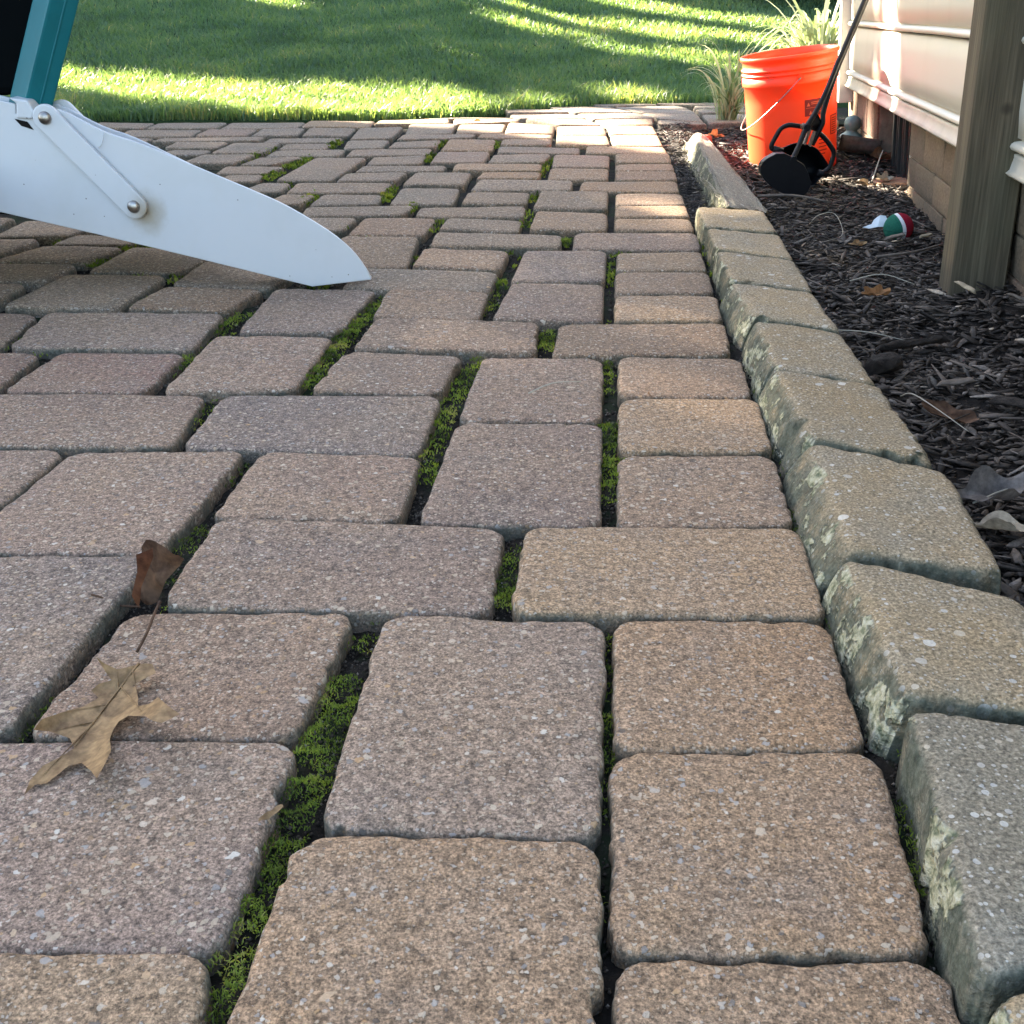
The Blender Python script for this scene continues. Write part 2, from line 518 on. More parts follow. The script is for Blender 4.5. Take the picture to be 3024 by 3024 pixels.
("g",-2.266,1.636,-2.113,1.624,-2.125,1.476,-2.278,1.489),
("g",-2.101,1.623,-1.949,1.610,-1.961,1.463,-2.113,1.475),
("g",-1.937,1.609,-1.700,1.590,-1.712,1.442,-1.949,1.462),
("g",-1.688,1.589,-1.450,1.569,-1.463,1.421,-1.700,1.441),
("g",-1.438,1.568,-1.201,1.548,-1.213,1.401,-1.451,1.420),
("g",-1.189,1.547,-1.037,1.535,-1.049,1.387,-1.201,1.400),
("g",-2.958,1.859,-2.720,1.840,-2.733,1.692,-2.970,1.712),
("g",-2.708,1.839,-2.556,1.826,-2.568,1.678,-2.721,1.691),
("g",-2.544,1.825,-2.307,1.805,-2.319,1.658,-2.556,1.677),
("g",-2.295,1.804,-2.058,1.785,-2.070,1.637,-2.307,1.657),
("g",-2.046,1.784,-1.893,1.771,-1.905,1.624,-2.058,1.636),
("g",-1.881,1.770,-1.644,1.751,-1.656,1.603,-1.893,1.623),
("g",-1.632,1.750,-1.480,1.737,-1.492,1.589,-1.644,1.602),
("g",-1.468,1.736,-1.315,1.723,-1.327,1.576,-1.480,1.588),
("g",-1.303,1.722,-1.066,1.703,-1.078,1.555,-1.315,1.575),
("g",-2.843,2.015,-2.606,1.996,-2.618,1.848,-2.855,1.868),
("g",-2.594,1.995,-2.357,1.975,-2.369,1.828,-2.606,1.847),
("g",-2.345,1.974,-2.192,1.961,-2.205,1.814,-2.357,1.827),
("g",-2.180,1.960,-2.028,1.948,-2.040,1.800,-2.193,1.813),
("g",-2.016,1.947,-1.779,1.927,-1.791,1.780,-2.028,1.799),
("g",-1.767,1.926,-1.614,1.914,-1.627,1.766,-1.779,1.779),
("g",-1.602,1.913,-1.365,1.893,-1.377,1.746,-1.615,1.765),
("g",-1.353,1.892,-1.201,1.879,-1.213,1.732,-1.366,1.745),
("g",-1.189,1.878,-1.036,1.866,-1.049,1.718,-1.201,1.731),
("g",-2.933,2.188,-2.781,2.176,-2.793,2.028,-2.946,2.041),
("g",-2.769,2.175,-2.616,2.162,-2.629,2.015,-2.781,2.027),
("g",-2.604,2.161,-2.452,2.149,-2.464,2.001,-2.617,2.014),
("g",-2.440,2.148,-2.203,2.128,-2.215,1.980,-2.452,2.000),
("g",-2.191,2.127,-2.038,2.114,-2.051,1.967,-2.203,1.979),
("g",-2.026,2.113,-1.874,2.101,-1.886,1.953,-2.039,1.966),
("g",-1.862,2.100,-1.625,2.080,-1.637,1.933,-1.874,1.952),
("g",-1.613,2.079,-1.460,2.066,-1.473,1.919,-1.625,1.932),
("g",-1.448,2.065,-1.296,2.053,-1.308,1.905,-1.461,1.918),
("g",-2.898,2.351,-2.661,2.331,-2.673,2.184,-2.910,2.203),
("g",-2.649,2.330,-2.497,2.318,-2.509,2.170,-2.661,2.183),
("g",-2.485,2.317,-2.332,2.304,-2.344,2.157,-2.497,2.169),
("g",-2.320,2.303,-2.083,2.284,-2.095,2.136,-2.332,2.156),
("g",-2.071,2.283,-1.919,2.270,-1.931,2.122,-2.083,2.135),
("g",-1.907,2.269,-1.669,2.249,-1.682,2.102,-1.919,2.121),
("g",-1.657,2.248,-1.420,2.229,-1.432,2.081,-1.670,2.101),
("g",-1.368,2.224,-1.216,2.212,-1.228,2.064,-1.381,2.077),
("g",-2.891,2.516,-2.739,2.503,-2.751,2.356,-2.904,2.368),
("g",-2.727,2.502,-2.574,2.490,-2.587,2.342,-2.739,2.355),
("g",-2.563,2.489,-2.325,2.469,-2.338,2.322,-2.575,2.341),
("g",-2.313,2.468,-2.161,2.456,-2.173,2.308,-2.326,2.321),
("g",-2.149,2.455,-1.996,2.442,-2.009,2.294,-2.161,2.307),
("g",-1.984,2.441,-1.832,2.428,-1.844,2.281,-1.997,2.293),
("g",-1.820,2.427,-1.668,2.415,-1.680,2.267,-1.832,2.280),
("g",-1.656,2.414,-1.418,2.394,-1.431,2.247,-1.668,2.266),
("g",-1.406,2.393,-1.254,2.381,-1.266,2.233,-1.419,2.246),
("g",-0.644,2.330,-0.492,2.317,-0.504,2.170,-0.656,2.183),
("g",-2.888,2.681,-2.736,2.669,-2.748,2.521,-2.900,2.534),
("g",-2.724,2.668,-2.571,2.655,-2.583,2.508,-2.736,2.520),
("g",-2.559,2.654,-2.407,2.641,-2.419,2.494,-2.571,2.507),
("g",-2.395,2.640,-2.242,2.628,-2.255,2.480,-2.407,2.493),
("g",-2.230,2.627,-2.078,2.614,-2.090,2.467,-2.243,2.479),
("g",-2.066,2.613,-1.913,2.601,-1.926,2.453,-2.078,2.466),
("g",-1.902,2.600,-1.749,2.587,-1.761,2.440,-1.914,2.452),
("g",-1.737,2.586,-1.585,2.573,-1.597,2.426,-1.749,2.439),
("g",-1.573,2.572,-1.420,2.560,-1.432,2.412,-1.585,2.425),
("g",-1.368,2.556,-1.216,2.543,-1.228,2.395,-1.381,2.408),
("g",-1.005,2.525,-0.852,2.513,-0.864,2.365,-1.017,2.378),
("g",-0.840,2.512,-0.688,2.499,-0.700,2.352,-0.852,2.364),
("g",-0.676,2.498,-0.523,2.486,-0.535,2.338,-0.688,2.351),
("g",-2.944,2.851,-2.707,2.832,-2.719,2.684,-2.956,2.704),
("g",-2.695,2.831,-2.543,2.818,-2.555,2.671,-2.707,2.683),
("g",-2.531,2.817,-2.293,2.798,-2.306,2.650,-2.543,2.670),
("g",-2.281,2.797,-2.044,2.777,-2.056,2.630,-2.294,2.649),
("g",-2.032,2.776,-1.880,2.763,-1.892,2.616,-2.044,2.629),
("g",-1.868,2.762,-1.715,2.750,-1.728,2.602,-1.880,2.615),
("g",-1.703,2.749,-1.466,2.729,-1.478,2.582,-1.716,2.601),
("g",-1.454,2.728,-1.302,2.716,-1.314,2.568,-1.466,2.581),
("g",-1.290,2.715,-1.137,2.702,-1.150,2.554,-1.302,2.567),
("g",-1.125,2.701,-0.973,2.688,-0.985,2.541,-1.138,2.553),
("g",-0.961,2.687,-0.808,2.675,-0.821,2.527,-0.973,2.540),
("g",-2.863,3.010,-2.711,2.998,-2.723,2.850,-2.876,2.863),
("g",-2.699,2.997,-2.546,2.984,-2.559,2.837,-2.711,2.849),
("g",-2.534,2.983,-2.297,2.964,-2.309,2.816,-2.547,2.836),
("g",-2.285,2.963,-2.133,2.950,-2.145,2.802,-2.298,2.815),
("g",-2.121,2.949,-1.884,2.929,-1.896,2.782,-2.133,2.801),
("g",-1.872,2.928,-1.635,2.909,-1.647,2.761,-1.884,2.781),
("g",-1.623,2.908,-1.470,2.895,-1.482,2.748,-1.635,2.760),
("g",-1.458,2.894,-1.306,2.881,-1.318,2.734,-1.470,2.747),
("g",-1.294,2.880,-1.141,2.868,-1.153,2.720,-1.306,2.733),
("g",-1.129,2.867,-0.977,2.854,-0.989,2.707,-1.141,2.719),
("g",-0.965,2.853,-0.812,2.841,-0.825,2.693,-0.977,2.706),
("g",-2.836,3.174,-2.598,3.154,-2.611,3.007,-2.848,3.026),
("g",-2.586,3.153,-2.349,3.133,-2.361,2.986,-2.599,3.006),
("g",-2.337,3.132,-2.185,3.120,-2.197,2.972,-2.349,2.985),
("g",-2.173,3.119,-2.020,3.106,-2.033,2.959,-2.185,2.971),
("g",-2.008,3.105,-1.856,3.093,-1.868,2.945,-2.021,2.958),
("g",-1.844,3.092,-1.691,3.079,-1.704,2.931,-1.856,2.944),
("g",-1.680,3.078,-1.527,3.065,-1.539,2.918,-1.692,2.930),
("g",-1.515,3.064,-1.363,3.052,-1.375,2.904,-1.527,2.917),
("g",-1.351,3.051,-1.113,3.031,-1.126,2.884,-1.363,2.903),
("g",-1.101,3.030,-0.949,3.018,-0.961,2.870,-1.114,2.883),
("g",-2.785,3.335,-2.633,3.322,-2.645,3.175,-2.798,3.188),
("g",-2.621,3.321,-2.384,3.302,-2.396,3.154,-2.633,3.174),
("g",-2.372,3.301,-2.135,3.281,-2.147,3.134,-2.384,3.153),
("g",-2.123,3.280,-1.970,3.268,-1.982,3.120,-2.135,3.133),
("g",-1.958,3.267,-1.721,3.247,-1.733,3.099,-1.970,3.119),
("g",-1.709,3.246,-1.557,3.233,-1.569,3.086,-1.721,3.098),
("g",-1.545,3.232,-1.307,3.213,-1.320,3.065,-1.557,3.085),
("g",-1.296,3.212,-1.143,3.199,-1.155,3.052,-1.308,3.064),
("g",-1.091,3.195,-0.939,3.182,-0.951,3.035,-1.103,3.047),
("g",-2.722,3.495,-2.569,3.483,-2.581,3.335,-2.734,3.348),
("g",-2.557,3.482,-2.320,3.462,-2.332,3.315,-2.569,3.334),
("g",-2.308,3.461,-2.071,3.441,-2.083,3.294,-2.320,3.314),
("g",-2.059,3.440,-1.822,3.421,-1.834,3.273,-2.071,3.293),
("g",-1.810,3.420,-1.573,3.400,-1.585,3.253,-1.822,3.272),
("g",-1.561,3.399,-1.323,3.380,-1.336,3.232,-1.573,3.252),
("g",-1.311,3.379,-1.074,3.359,-1.086,3.212,-1.324,3.231),
("g",-2.794,3.667,-2.641,3.654,-2.653,3.507,-2.806,3.519),
("g",-2.629,3.653,-2.392,3.634,-2.404,3.486,-2.641,3.506),
("g",-2.380,3.633,-2.143,3.613,-2.155,3.466,-2.392,3.485),
("g",-2.131,3.612,-1.978,3.599,-1.991,3.452,-2.143,3.465),
("g",-1.966,3.598,-1.729,3.579,-1.741,3.431,-1.979,3.451),
("g",-1.717,3.578,-1.480,3.558,-1.492,3.411,-1.729,3.430),
("g",-1.468,3.557,-1.231,3.538,-1.243,3.390,-1.480,3.410),
("g",-1.219,3.537,-1.066,3.524,-1.079,3.376,-1.231,3.389),
("g",-2.791,3.832,-2.554,3.813,-2.566,3.665,-2.803,3.685),
("g",-2.542,3.812,-2.390,3.799,-2.402,3.651,-2.554,3.664),
("g",-2.378,3.798,-2.225,3.785,-2.237,3.638,-2.390,3.651),
("g",-2.213,3.784,-1.976,3.765,-1.988,3.617,-2.225,3.637),
("g",-1.964,3.764,-1.812,3.751,-1.824,3.604,-1.976,3.616),
("g",-1.800,3.750,-1.647,3.738,-1.659,3.590,-1.812,3.603),
("g",-1.635,3.737,-1.483,3.724,-1.495,3.576,-1.647,3.589),
("g",-2.792,3.998,-2.640,3.985,-2.652,3.838,-2.805,3.850),
("g",-2.628,3.984,-2.476,3.972,-2.488,3.824,-2.640,3.837),
("g",-2.464,3.971,-2.311,3.958,-2.323,3.811,-2.476,3.823),
("g",-2.299,3.957,-2.147,3.944,-2.159,3.797,-2.311,3.810),
("g",-2.135,3.943,-1.982,3.931,-1.994,3.783,-2.147,3.796),
("g",-1.970,3.930,-1.733,3.910,-1.745,3.763,-1.982,3.782),
("g",-1.721,3.909,-1.484,3.890,-1.496,3.742,-1.733,3.762)]
KERB = [
("t",0.220,0.364,0.292,0.361,0.271,0.271,0.200,0.271),
("g",0.250,0.582,0.369,0.559,0.342,0.366,0.215,0.369),
("t",0.262,0.788,0.387,0.722,0.369,0.568,0.253,0.591),
("t",0.298,1.035,0.416,0.966,0.389,0.758,0.271,0.793),
("t",0.310,1.257,0.423,1.208,0.409,0.976,0.298,1.039),
("t",0.331,1.480,0.439,1.423,0.424,1.215,0.311,1.263),
("t",0.334,1.683,0.454,1.633,0.439,1.429,0.330,1.487),
("t",0.350,1.909,0.475,1.844,0.454,1.639,0.335,1.691),
("t",0.364,2.104,0.495,2.058,0.475,1.852,0.350,1.917),
("t",0.378,2.324,0.517,2.294,0.496,2.067,0.363,2.114)]
D = {"leaf": [[-0.2686, 0.6698, 0.004],
[-0.2636, 0.671, 0.004],
[-0.2587, 0.6701, 0.004],
[-0.2529, 0.6586, 0.004],
[-0.2601, 0.6503, 0.004],
[-0.2647, 0.643, 0.004],
[-0.2604, 0.6385, 0.004],
[-0.2561, 0.6274, 0.004],
[-0.2533, 0.6183, 0.004],
[-0.2468, 0.6209, 0.004],
[-0.2428, 0.6289, 0.004],
[-0.2329, 0.6187, 0.004],
[-0.2224, 0.6092, 0.004],
[-0.2318, 0.5995, 0.004],
[-0.2387, 0.602, 0.004],
[-0.2452, 0.6074, 0.004],
[-0.2566, 0.6078, 0.004],
[-0.2609, 0.602, 0.004],
[-0.2618, 0.5919, 0.004],
[-0.2605, 0.582, 0.004],
[-0.2559, 0.5704, 0.004],
[-0.2553, 0.5555, 0.004],
[-0.2557, 0.543, 0.004],
[-0.2616, 0.5501, 0.004],
[-0.2703, 0.5583, 0.004],
[-0.2775, 0.5555, 0.004],
[-0.2819, 0.5456, 0.004],
[-0.285, 0.5386, 0.004],
[-0.2915, 0.5377, 0.004],
[-0.2944, 0.5277, 0.004],
[-0.2963, 0.5412, 0.004],
[-0.2938, 0.5555, 0.004],
[-0.2855, 0.5648, 0.004],
[-0.2803, 0.5733, 0.004],
[-0.287, 0.5835, 0.004],
[-0.3023, 0.5905, 0.004],
[-0.314, 0.5923, 0.004],
[-0.313, 0.604, 0.004],
[-0.3027, 0.6113, 0.004],
[-0.2903, 0.6187, 0.004],
[-0.2835, 0.6285, 0.004],
[-0.2916, 0.6373, 0.004],
[-0.2891, 0.6452, 0.004],
[-0.2815, 0.6498, 0.004],
[-0.2885, 0.6591, 0.004],
[-0.3027, 0.6796, 0.004],
[-0.2938, 0.671, 0.004],
[-0.282, 0.6634, 0.004],
[-0.2749, 0.6662, 0.004]], "leafstem": [[-0.2674, 0.6668, 0.006],
[-0.2617, 0.677, 0.016],
[-0.26, 0.6901, 0.022],
[-0.2602, 0.7074, 0.024]], "curl": [[-0.2909, 0.7817, 0.0472],
[-0.2837, 0.7817, 0.0461],
[-0.2714, 0.7817, 0.0426],
[-0.2643, 0.7817, 0.035],
[-0.2625, 0.7817, 0.0304],
[-0.2671, 0.7817, 0.0235],
[-0.2777, 0.7817, 0.0134],
[-0.2836, 0.7817, 0.0025],
[-0.2907, 0.7817, -0.011],
[-0.2998, 0.7817, -0.015],
[-0.3041, 0.7817, -0.0137],
[-0.3082, 0.7817, -0.0015],
[-0.3049, 0.7817, 0.0072],
[-0.3001, 0.7817, 0.0212],
[-0.2985, 0.7817, 0.0366]], "curlA": [[-0.2946, 0.7737, 0.0423],
[-0.2828, 0.7737, 0.0453],
[-0.2829, 0.7737, 0.0377],
[-0.2889, 0.7737, 0.0256],
[-0.2947, 0.7737, 0.0132],
[-0.2968, 0.7737, 0.0039],
[-0.3009, 0.7737, -0.009],
[-0.305, 0.7737, 0.0031],
[-0.3017, 0.7737, 0.0117],
[-0.2967, 0.7737, 0.0256]], "curlstem": [[-0.2994, 0.7697, -0.0067],
[-0.3113, 0.7697, -0.0064],
[-0.3219, 0.7697, -0.004],
[-0.3304, 0.7697, 0.0023],
[-0.3371, 0.7697, 0.0043]], "panel": [[-0.7805, 1.79, 0.2857],
[-0.7581, 1.79, 0.2802],
[-0.7608, 1.79, 0.2663],
[-0.7362, 1.79, 0.2635],
[-0.6946, 1.79, 0.2733],
[-0.6781, 1.79, 0.2663],
[-0.6304, 1.79, 0.241],
[-0.5837, 1.79, 0.2254],
[-0.5412, 1.79, 0.2082],
[-0.4699, 1.79, 0.1778],
[-0.3974, 1.79, 0.1469],
[-0.3536, 1.79, 0.126],
[-0.295, 1.79, 0.0897],
[-0.2598, 1.79, 0.0599],
[-0.2396, 1.79, 0.0325],
[-0.2295, 1.79, 0.0121],
[-0.2331, 1.79, 0.0098],
[-0.3268, 1.79, -0.0013],
[-0.5164, 1.79, 0.0466],
[-0.6664, 1.79, 0.0836],
[-0.814, 1.79, 0.1185]], "arm": [[-0.7117, 1.778, 0.2616],
[-0.596, 1.778, 0.1292]], "slot": [[-0.7634, 1.786, 0.2593],
[-0.7445, 1.786, 0.2549],
[-0.7369, 1.786, 0.243],
[-0.755, 1.786, 0.249]], "collar": [[-0.7658, 1.784, 0.2902],
[-0.7368, 1.784, 0.2863],
[-0.7295, 1.784, 0.2698],
[-0.7341, 1.784, 0.259],
[-0.7593, 1.784, 0.26],
[-0.7551, 1.784, 0.2819]], "seam": [[-0.6267, 1.7845, 0.2417],
[-0.6339, 1.7845, 0.2228],
[-0.6385, 1.7845, 0.2173]], "stain": [[-0.5784, 1.79, 0.1165]], "teal": [[-0.7822, 1.83, 0.2817],
[-0.7383, 1.8, 0.2844],
[-0.7186, 1.83, 0.2802],
[-0.7101, 1.83, 0.4239],
[-0.6759, 1.8, 0.4243],
[-0.6403, 1.83, 0.4239]], "sc_front": [[0.6316, 2.89, 0.0417],
[0.6418, 2.89, 0.0502],
[0.6627, 2.89, 0.0614],
[0.6846, 2.89, 0.0625],
[0.7031, 2.89, 0.0545],
[0.7126, 2.89, 0.0481],
[0.7361, 2.89, 0.0354],
[0.7496, 2.89, 0.014],
[0.7612, 2.89, -0.0096],
[0.7548, 2.89, -0.0313],
[0.7449, 2.89, -0.0422],
[0.7273, 2.89, -0.0448],
[0.6975, 2.89, -0.0383],
[0.6743, 2.89, -0.0291],
[0.6527, 2.89, -0.014],
[0.6378, 2.89, 0.0011],
[0.629, 2.89, 0.0161],
[0.627, 2.89, 0.0322]], "sc_rear": [[0.7014, 3.08, 0.0378],
[0.73, 3.08, 0.0557],
[0.764, 3.08, 0.0646],
[0.8074, 3.08, 0.0535],
[0.8283, 3.08, 0.0355],
[0.8507, 3.08, 0.0061],
[0.8503, 3.08, -0.0098],
[0.8444, 3.08, -0.0201],
[0.8293, 3.08, -0.0315],
[0.8066, 3.08, -0.0603],
[0.7783, 3.08, -0.0626],
[0.7046, 3.08, -0.0396]], "sc_armL": [[0.696, 3.02, 0.0545],
[0.682, 3.02, 0.0567],
[0.6788, 3.02, 0.0655],
[0.688, 3.02, 0.0873],
[0.6997, 3.02, 0.1069],
[0.717, 3.02, 0.1151],
[0.7353, 3.02, 0.1144],
[0.7608, 3.02, 0.1108]], "sc_armR": [[0.787, 3.02, 0.1004],
[0.8014, 3.02, 0.0949],
[0.8244, 3.02, 0.0742],
[0.8423, 3.02, 0.0501],
[0.8425, 3.02, 0.0302],
[0.8361, 3.02, 0.008],
[0.8204, 3.02, -0.0054]], "sc_bar1": [[0.7084, 2.9, 0.0467],
[0.7278, 2.93, 0.0747],
[0.7492, 2.96, 0.1157],
[0.7779, 2.99, 0.1528],
[0.8066, 3.02, 0.2008],
[0.8393, 3.07, 0.2603],
[0.8807, 3.13, 0.3287]], "sc_bar2": [[0.7791, 3.0, 0.068],
[0.7896, 3.0, 0.094],
[0.7998, 3.0, 0.122],
[0.8017, 3.01, 0.1466],
[0.8153, 3.03, 0.1873],
[0.8485, 3.08, 0.2618],
[0.8899, 3.14, 0.3325]], "sc_spr": [[0.7648, 2.98, 0.1092],
[0.7533, 2.98, 0.0727],
[0.7766, 2.98, 0.1049],
[0.7673, 2.98, 0.0684]], "k10": [[0.547, 3.7667, -0.05],
[0.4732, 2.7855, -0.05],
[0.5448, 3.4564, 0.045],
[0.4385, 2.2963, 0.035],
[0.5514, 2.4242, 0.0],
[0.5904, 3.5266, 0.03],
[0.6255, 2.7418, -0.06],
[0.6907, 4.0054, -0.06],
[0.5526, 3.7495, -0.07],
[0.4909, 2.8508, -0.07]], "ball": [[0.8267, 2.376, -0.045]], "moss": [[1.0, 0.024, -0.123, 0.67, -0.127, 0.584, -0.138, 0.499, -0.142, 0.437, -0.148, 0.376],
[0.6, 0.011, 0.075, 0.73, 0.067, 0.632, 0.056, 0.516],
[1.0, 0.022, -0.004, 0.807, -0.01, 0.771],
[1.0, 0.018, 0.11, 1.181, 0.1, 1.044, 0.093, 0.962],
[0.8, 0.022, -0.042, 1.424, -0.074, 1.258, -0.088, 1.108, -0.093, 1.018],
[0.9, 0.02, 0.05, 1.551, 0.044, 1.462],
[0.7, 0.011, 0.129, 1.446, 0.118, 1.282],
[1.0, 0.024, -0.213, 1.71, -0.229, 1.613, -0.242, 1.493, -0.252, 1.402, -0.262, 1.305],
[0.9, 0.018, -0.409, 1.651, -0.427, 1.542],
[0.9, 0.016, -0.437, 1.446, -0.441, 1.381],
[0.5, 0.018, -0.366, 1.27, -0.366, 1.168],
[0.5, 0.016, -0.013, 1.864, -0.029, 1.773, -0.043, 1.632],
[0.6, 0.008, 0.174, 1.925, 0.159, 1.773],
[0.8, 0.018, 0.106, 2.187, 0.099, 2.117],
[1.0, 0.03, -0.554, 3.691, -0.563, 3.523],
[1.0, 0.03, -0.748, 3.404, -0.774, 3.207],
[0.8, 0.025, -0.732, 3.531, -0.741, 3.419],
[1.0, 0.03, -0.581, 3.362, -0.609, 3.107],
[1.0, 0.035, -0.623, 3.048, -0.639, 2.919],
[0.6, 0.025, -0.556, 2.903, -0.564, 2.75],
[1.0, 0.03, -0.464, 2.741, -0.486, 2.565],
[0.9, 0.025, -0.294, 2.804, -0.299, 2.595],
[0.9, 0.025, -0.218, 2.561, -0.238, 2.467],
[0.6, 0.02, -0.154, 2.401, -0.162, 2.259],
[0.9, 0.02, -0.234, 3.404, -0.247, 3.226],
[0.8, 0.02, -0.043, 3.691, -0.057, 3.508],
[0.9, 0.02, -0.213, 3.751, -0.233, 3.531],
[0.7, 0.018, 0.109, 3.293, 0.075, 2.979],
[0.7, 0.018, 0.06, 2.75, 0.045, 2.604],
[0.8, 0.03, -0.351, 2.307, -0.356, 2.273],
[0.5, 0.02, 0.036, 2.499, 0.023, 2.293],
[0.3, 0.012, -0.198, 0.603, -0.147, 0.598],
[0.4, 0.014, -0.283, 0.773, -0.238, 0.771],
[0.3, 0.012, -0.101, 0.516, -0.002, 0.509],
[0.4, 0.012, -0.255, 1.546, -0.209, 1.66]], "tanleaf": [[0.6177, 1.8566, -0.045]], "darkleaf": [[0.5441, 1.2928, -0.045]], "greyleaf": [[0.4948, 1.0361, -0.045]], "palechip": [[0.7424, 1.8303, -0.045]], "stick1": [[0.7344, 2.6268, -0.045]], "loop": [[0.6754, 2.3969, -0.045]], "bark1": [[0.5442, 1.6252, -0.045]], "rocklump": [[0.5227, 1.4867, -0.045]], "greyleaf2": [[0.7014, 2.3451, -0.045]], "tanleaf2": [[0.7078, 2.2791, -0.045]], "whitetag": [[0.7931, 2.4254, -0.045]], "bricklump": [[0.6716, 3.9302, -0.045]], "roll": [[1.039, 3.5677, -0.045]], "ornament": [[1.1932, 4.2129, -0.045]], "clump": [[0.8285, 4.6923, -0.045]], "scrap": [[0.4759, 0.9663, -0.045]], "longstick": [[0.8087, 2.2474, -0.045]], "twigA": [[0.6538, 2.8037, -0.045]], "redleafK": [[0.6676, 3.8019, -0.045]], "chip2": [[0.608, 1.5412, -0.045]], "paleleaf3": [[0.6032, 1.4076, -0.045]], "leafwalk": [[-0.1233, 4.1578, 0.004]], "postbase": [[0.7356, 1.9029, -0.05],
[0.7708, 1.9404, -0.05],
[0.9162, 2.0587, -0.05]]}

# ------------------------------------------------------------------ materials
def paver_material():
    m = NT("tumbled_concrete")
    co = m.coords('Object', per_object=True)
    oi = m.n("ObjectInfo")
    base = oi.outputs["Color"]
    big = m.noise(co, 7.0, 2.0)
    c = m.mix(m.math('MULTIPLY', m.ramp(big, [(0.38, 0.0), (0.66, 1.0)]), 0.6), base, (0.27, 0.182, 0.118, 1))
    bl = m.noise(co, 13.0, 4.0, 0.6)
    c = m.mix(m.math('MULTIPLY', m.ramp(bl, [(0.48, 0.0), (0.72, 1.0)]), 0.4), c, (0.19, 0.148, 0.118, 1))
    # sand grain
    g = m.noise(co, 520.0, 3.0, 0.75)
    c = m.mix(1.0, c, m.ramp(g, [(0.33, 0.34), (0.5, 1.0), (0.66, 1.75)]), 'MULTIPLY')
    g2 = m.noise(co, 170.0, 3.0, 0.7)
    c = m.mix(1.0, c, m.ramp(g2, [(0.35, 0.55), (0.5, 1.0), (0.65, 1.38)]), 'MULTIPLY')
    bumps = []
    gq = m.n("NewGeometry")
    sq = m.n("SeparateXYZ"); m.l(gq.outputs["Normal"], sq.inputs[0])
    worn = m.ramp(sq.outputs[2], [(0.80, 1.0), (0.985, 0.0)])       # stones stand out along worn edges
    for sc, th, seed, amt, sz0 in ((340.0, 0.62, 0.0, 0.6, 0.22), (185.0, 0.74, 2.0, 0.75, 0.18), (86.0, 0.915, 4.0, 0.75, 0.07)):
        va = m.n("VectorMath", operation='ADD'); m.l(co, va.inputs[0]); va.inputs[1].default_value = (seed, seed, seed)
        dn = m.n("TexNoise"); m.l(va.outputs[0], dn.inputs["Vector"]); dn.inputs["Scale"].default_value = sc * 1.3
        vs = m.n("VectorMath", operation='SCALE'); m.l(dn.outputs["Color"], vs.inputs[0]); vs.inputs["Scale"].default_value = 1.1 / sc
        vb = m.n("VectorMath", operation='ADD'); m.l(va.outputs[0], vb.inputs[0]); m.l(vs.outputs[0], vb.inputs[1])
        v = m.n("TexVoronoi"); m.l(vb.outputs[0], v.inputs["Vector"]); v.inputs["Scale"].default_value = sc
        sep = m.n("SeparateColor"); m.l(v.outputs["Color"], sep.inputs[0])
        # aggregate comes in patches
        pt = m.math('SUBTRACT', m.math('SUBTRACT', th + 0.13, m.math('MULTIPLY', m.noise(co, 9.0 + seed, 2.0), 0.26)), m.math('MULTIPLY', worn, 0.22))
        pick = m.math('GREATER_THAN', sep.outputs[0], pt)
        size = m.math('MULTIPLY', sep.outputs[2], 0.24)
        shape = m.ramp(m.math('SUBTRACT', v.outputs["Distance"], m.math('ADD', size, sz0)), [(0.0, 1.0), (0.06, 0.0)])
        mask = m.math('MULTIPLY', pick, shape)
        tint = m.ramp(sep.outputs[1], [(0.0, (0.42, 0.32, 0.22, 1)), (0.3, (0.54, 0.43, 0.31, 1)), (0.55, (0.36, 0.335, 0.305, 1)), (0.68, (0.09, 0.072, 0.060, 1)), (0.8, (0.48, 0.29, 0.14, 1)), (1.0, (0.66, 0.59, 0.49, 1))])
        c = m.mix(m.math('MULTIPLY', mask, amt), c, tint)
        bumps.append(mask)
    # algae on worn edges and sides
    geo = m.n("NewGeometry")
    sz = m.n("SeparateXYZ"); m.l(geo.outputs["Normal"], sz.inputs[0])
    edge = m.ramp(sz.outputs[2], [(0.25, 1.0), (0.86, 0.0)])
    an = m.ramp(m.noise(co, 22.0, 4.0, 0.65), [(0.32, 0.0), (0.6, 1.0)])
    alg = m.math('MULTIPLY', edge, an)
    c = m.mix(m.math('MULTIPLY', alg, 0.8), c, m.ramp(m.noise(co, 160.0, 2.0), [(0.3, (0.030, 0.036, 0.027, 1)), (0.7, (0.095, 0.105, 0.082, 1))]))
    h = m.math('ADD', m.math('MULTIPLY', g, 0.7), m.math('MULTIPLY', bumps[0], 0.5))
    h = m.math('ADD', h, m.math('MULTIPLY', bumps[1], 0.6))
    nrm = m.bump(h, 0.8, 0.0018)
    nrm = m.bump(m.noise(co, 75.0, 5.0, 0.7), 0.5, 0.004, nrm)
    m.bsdf(c, m.ramp(g, [(0.3, 0.75), (0.7, 0.95)]), nrm, 0.25)
    return m.m

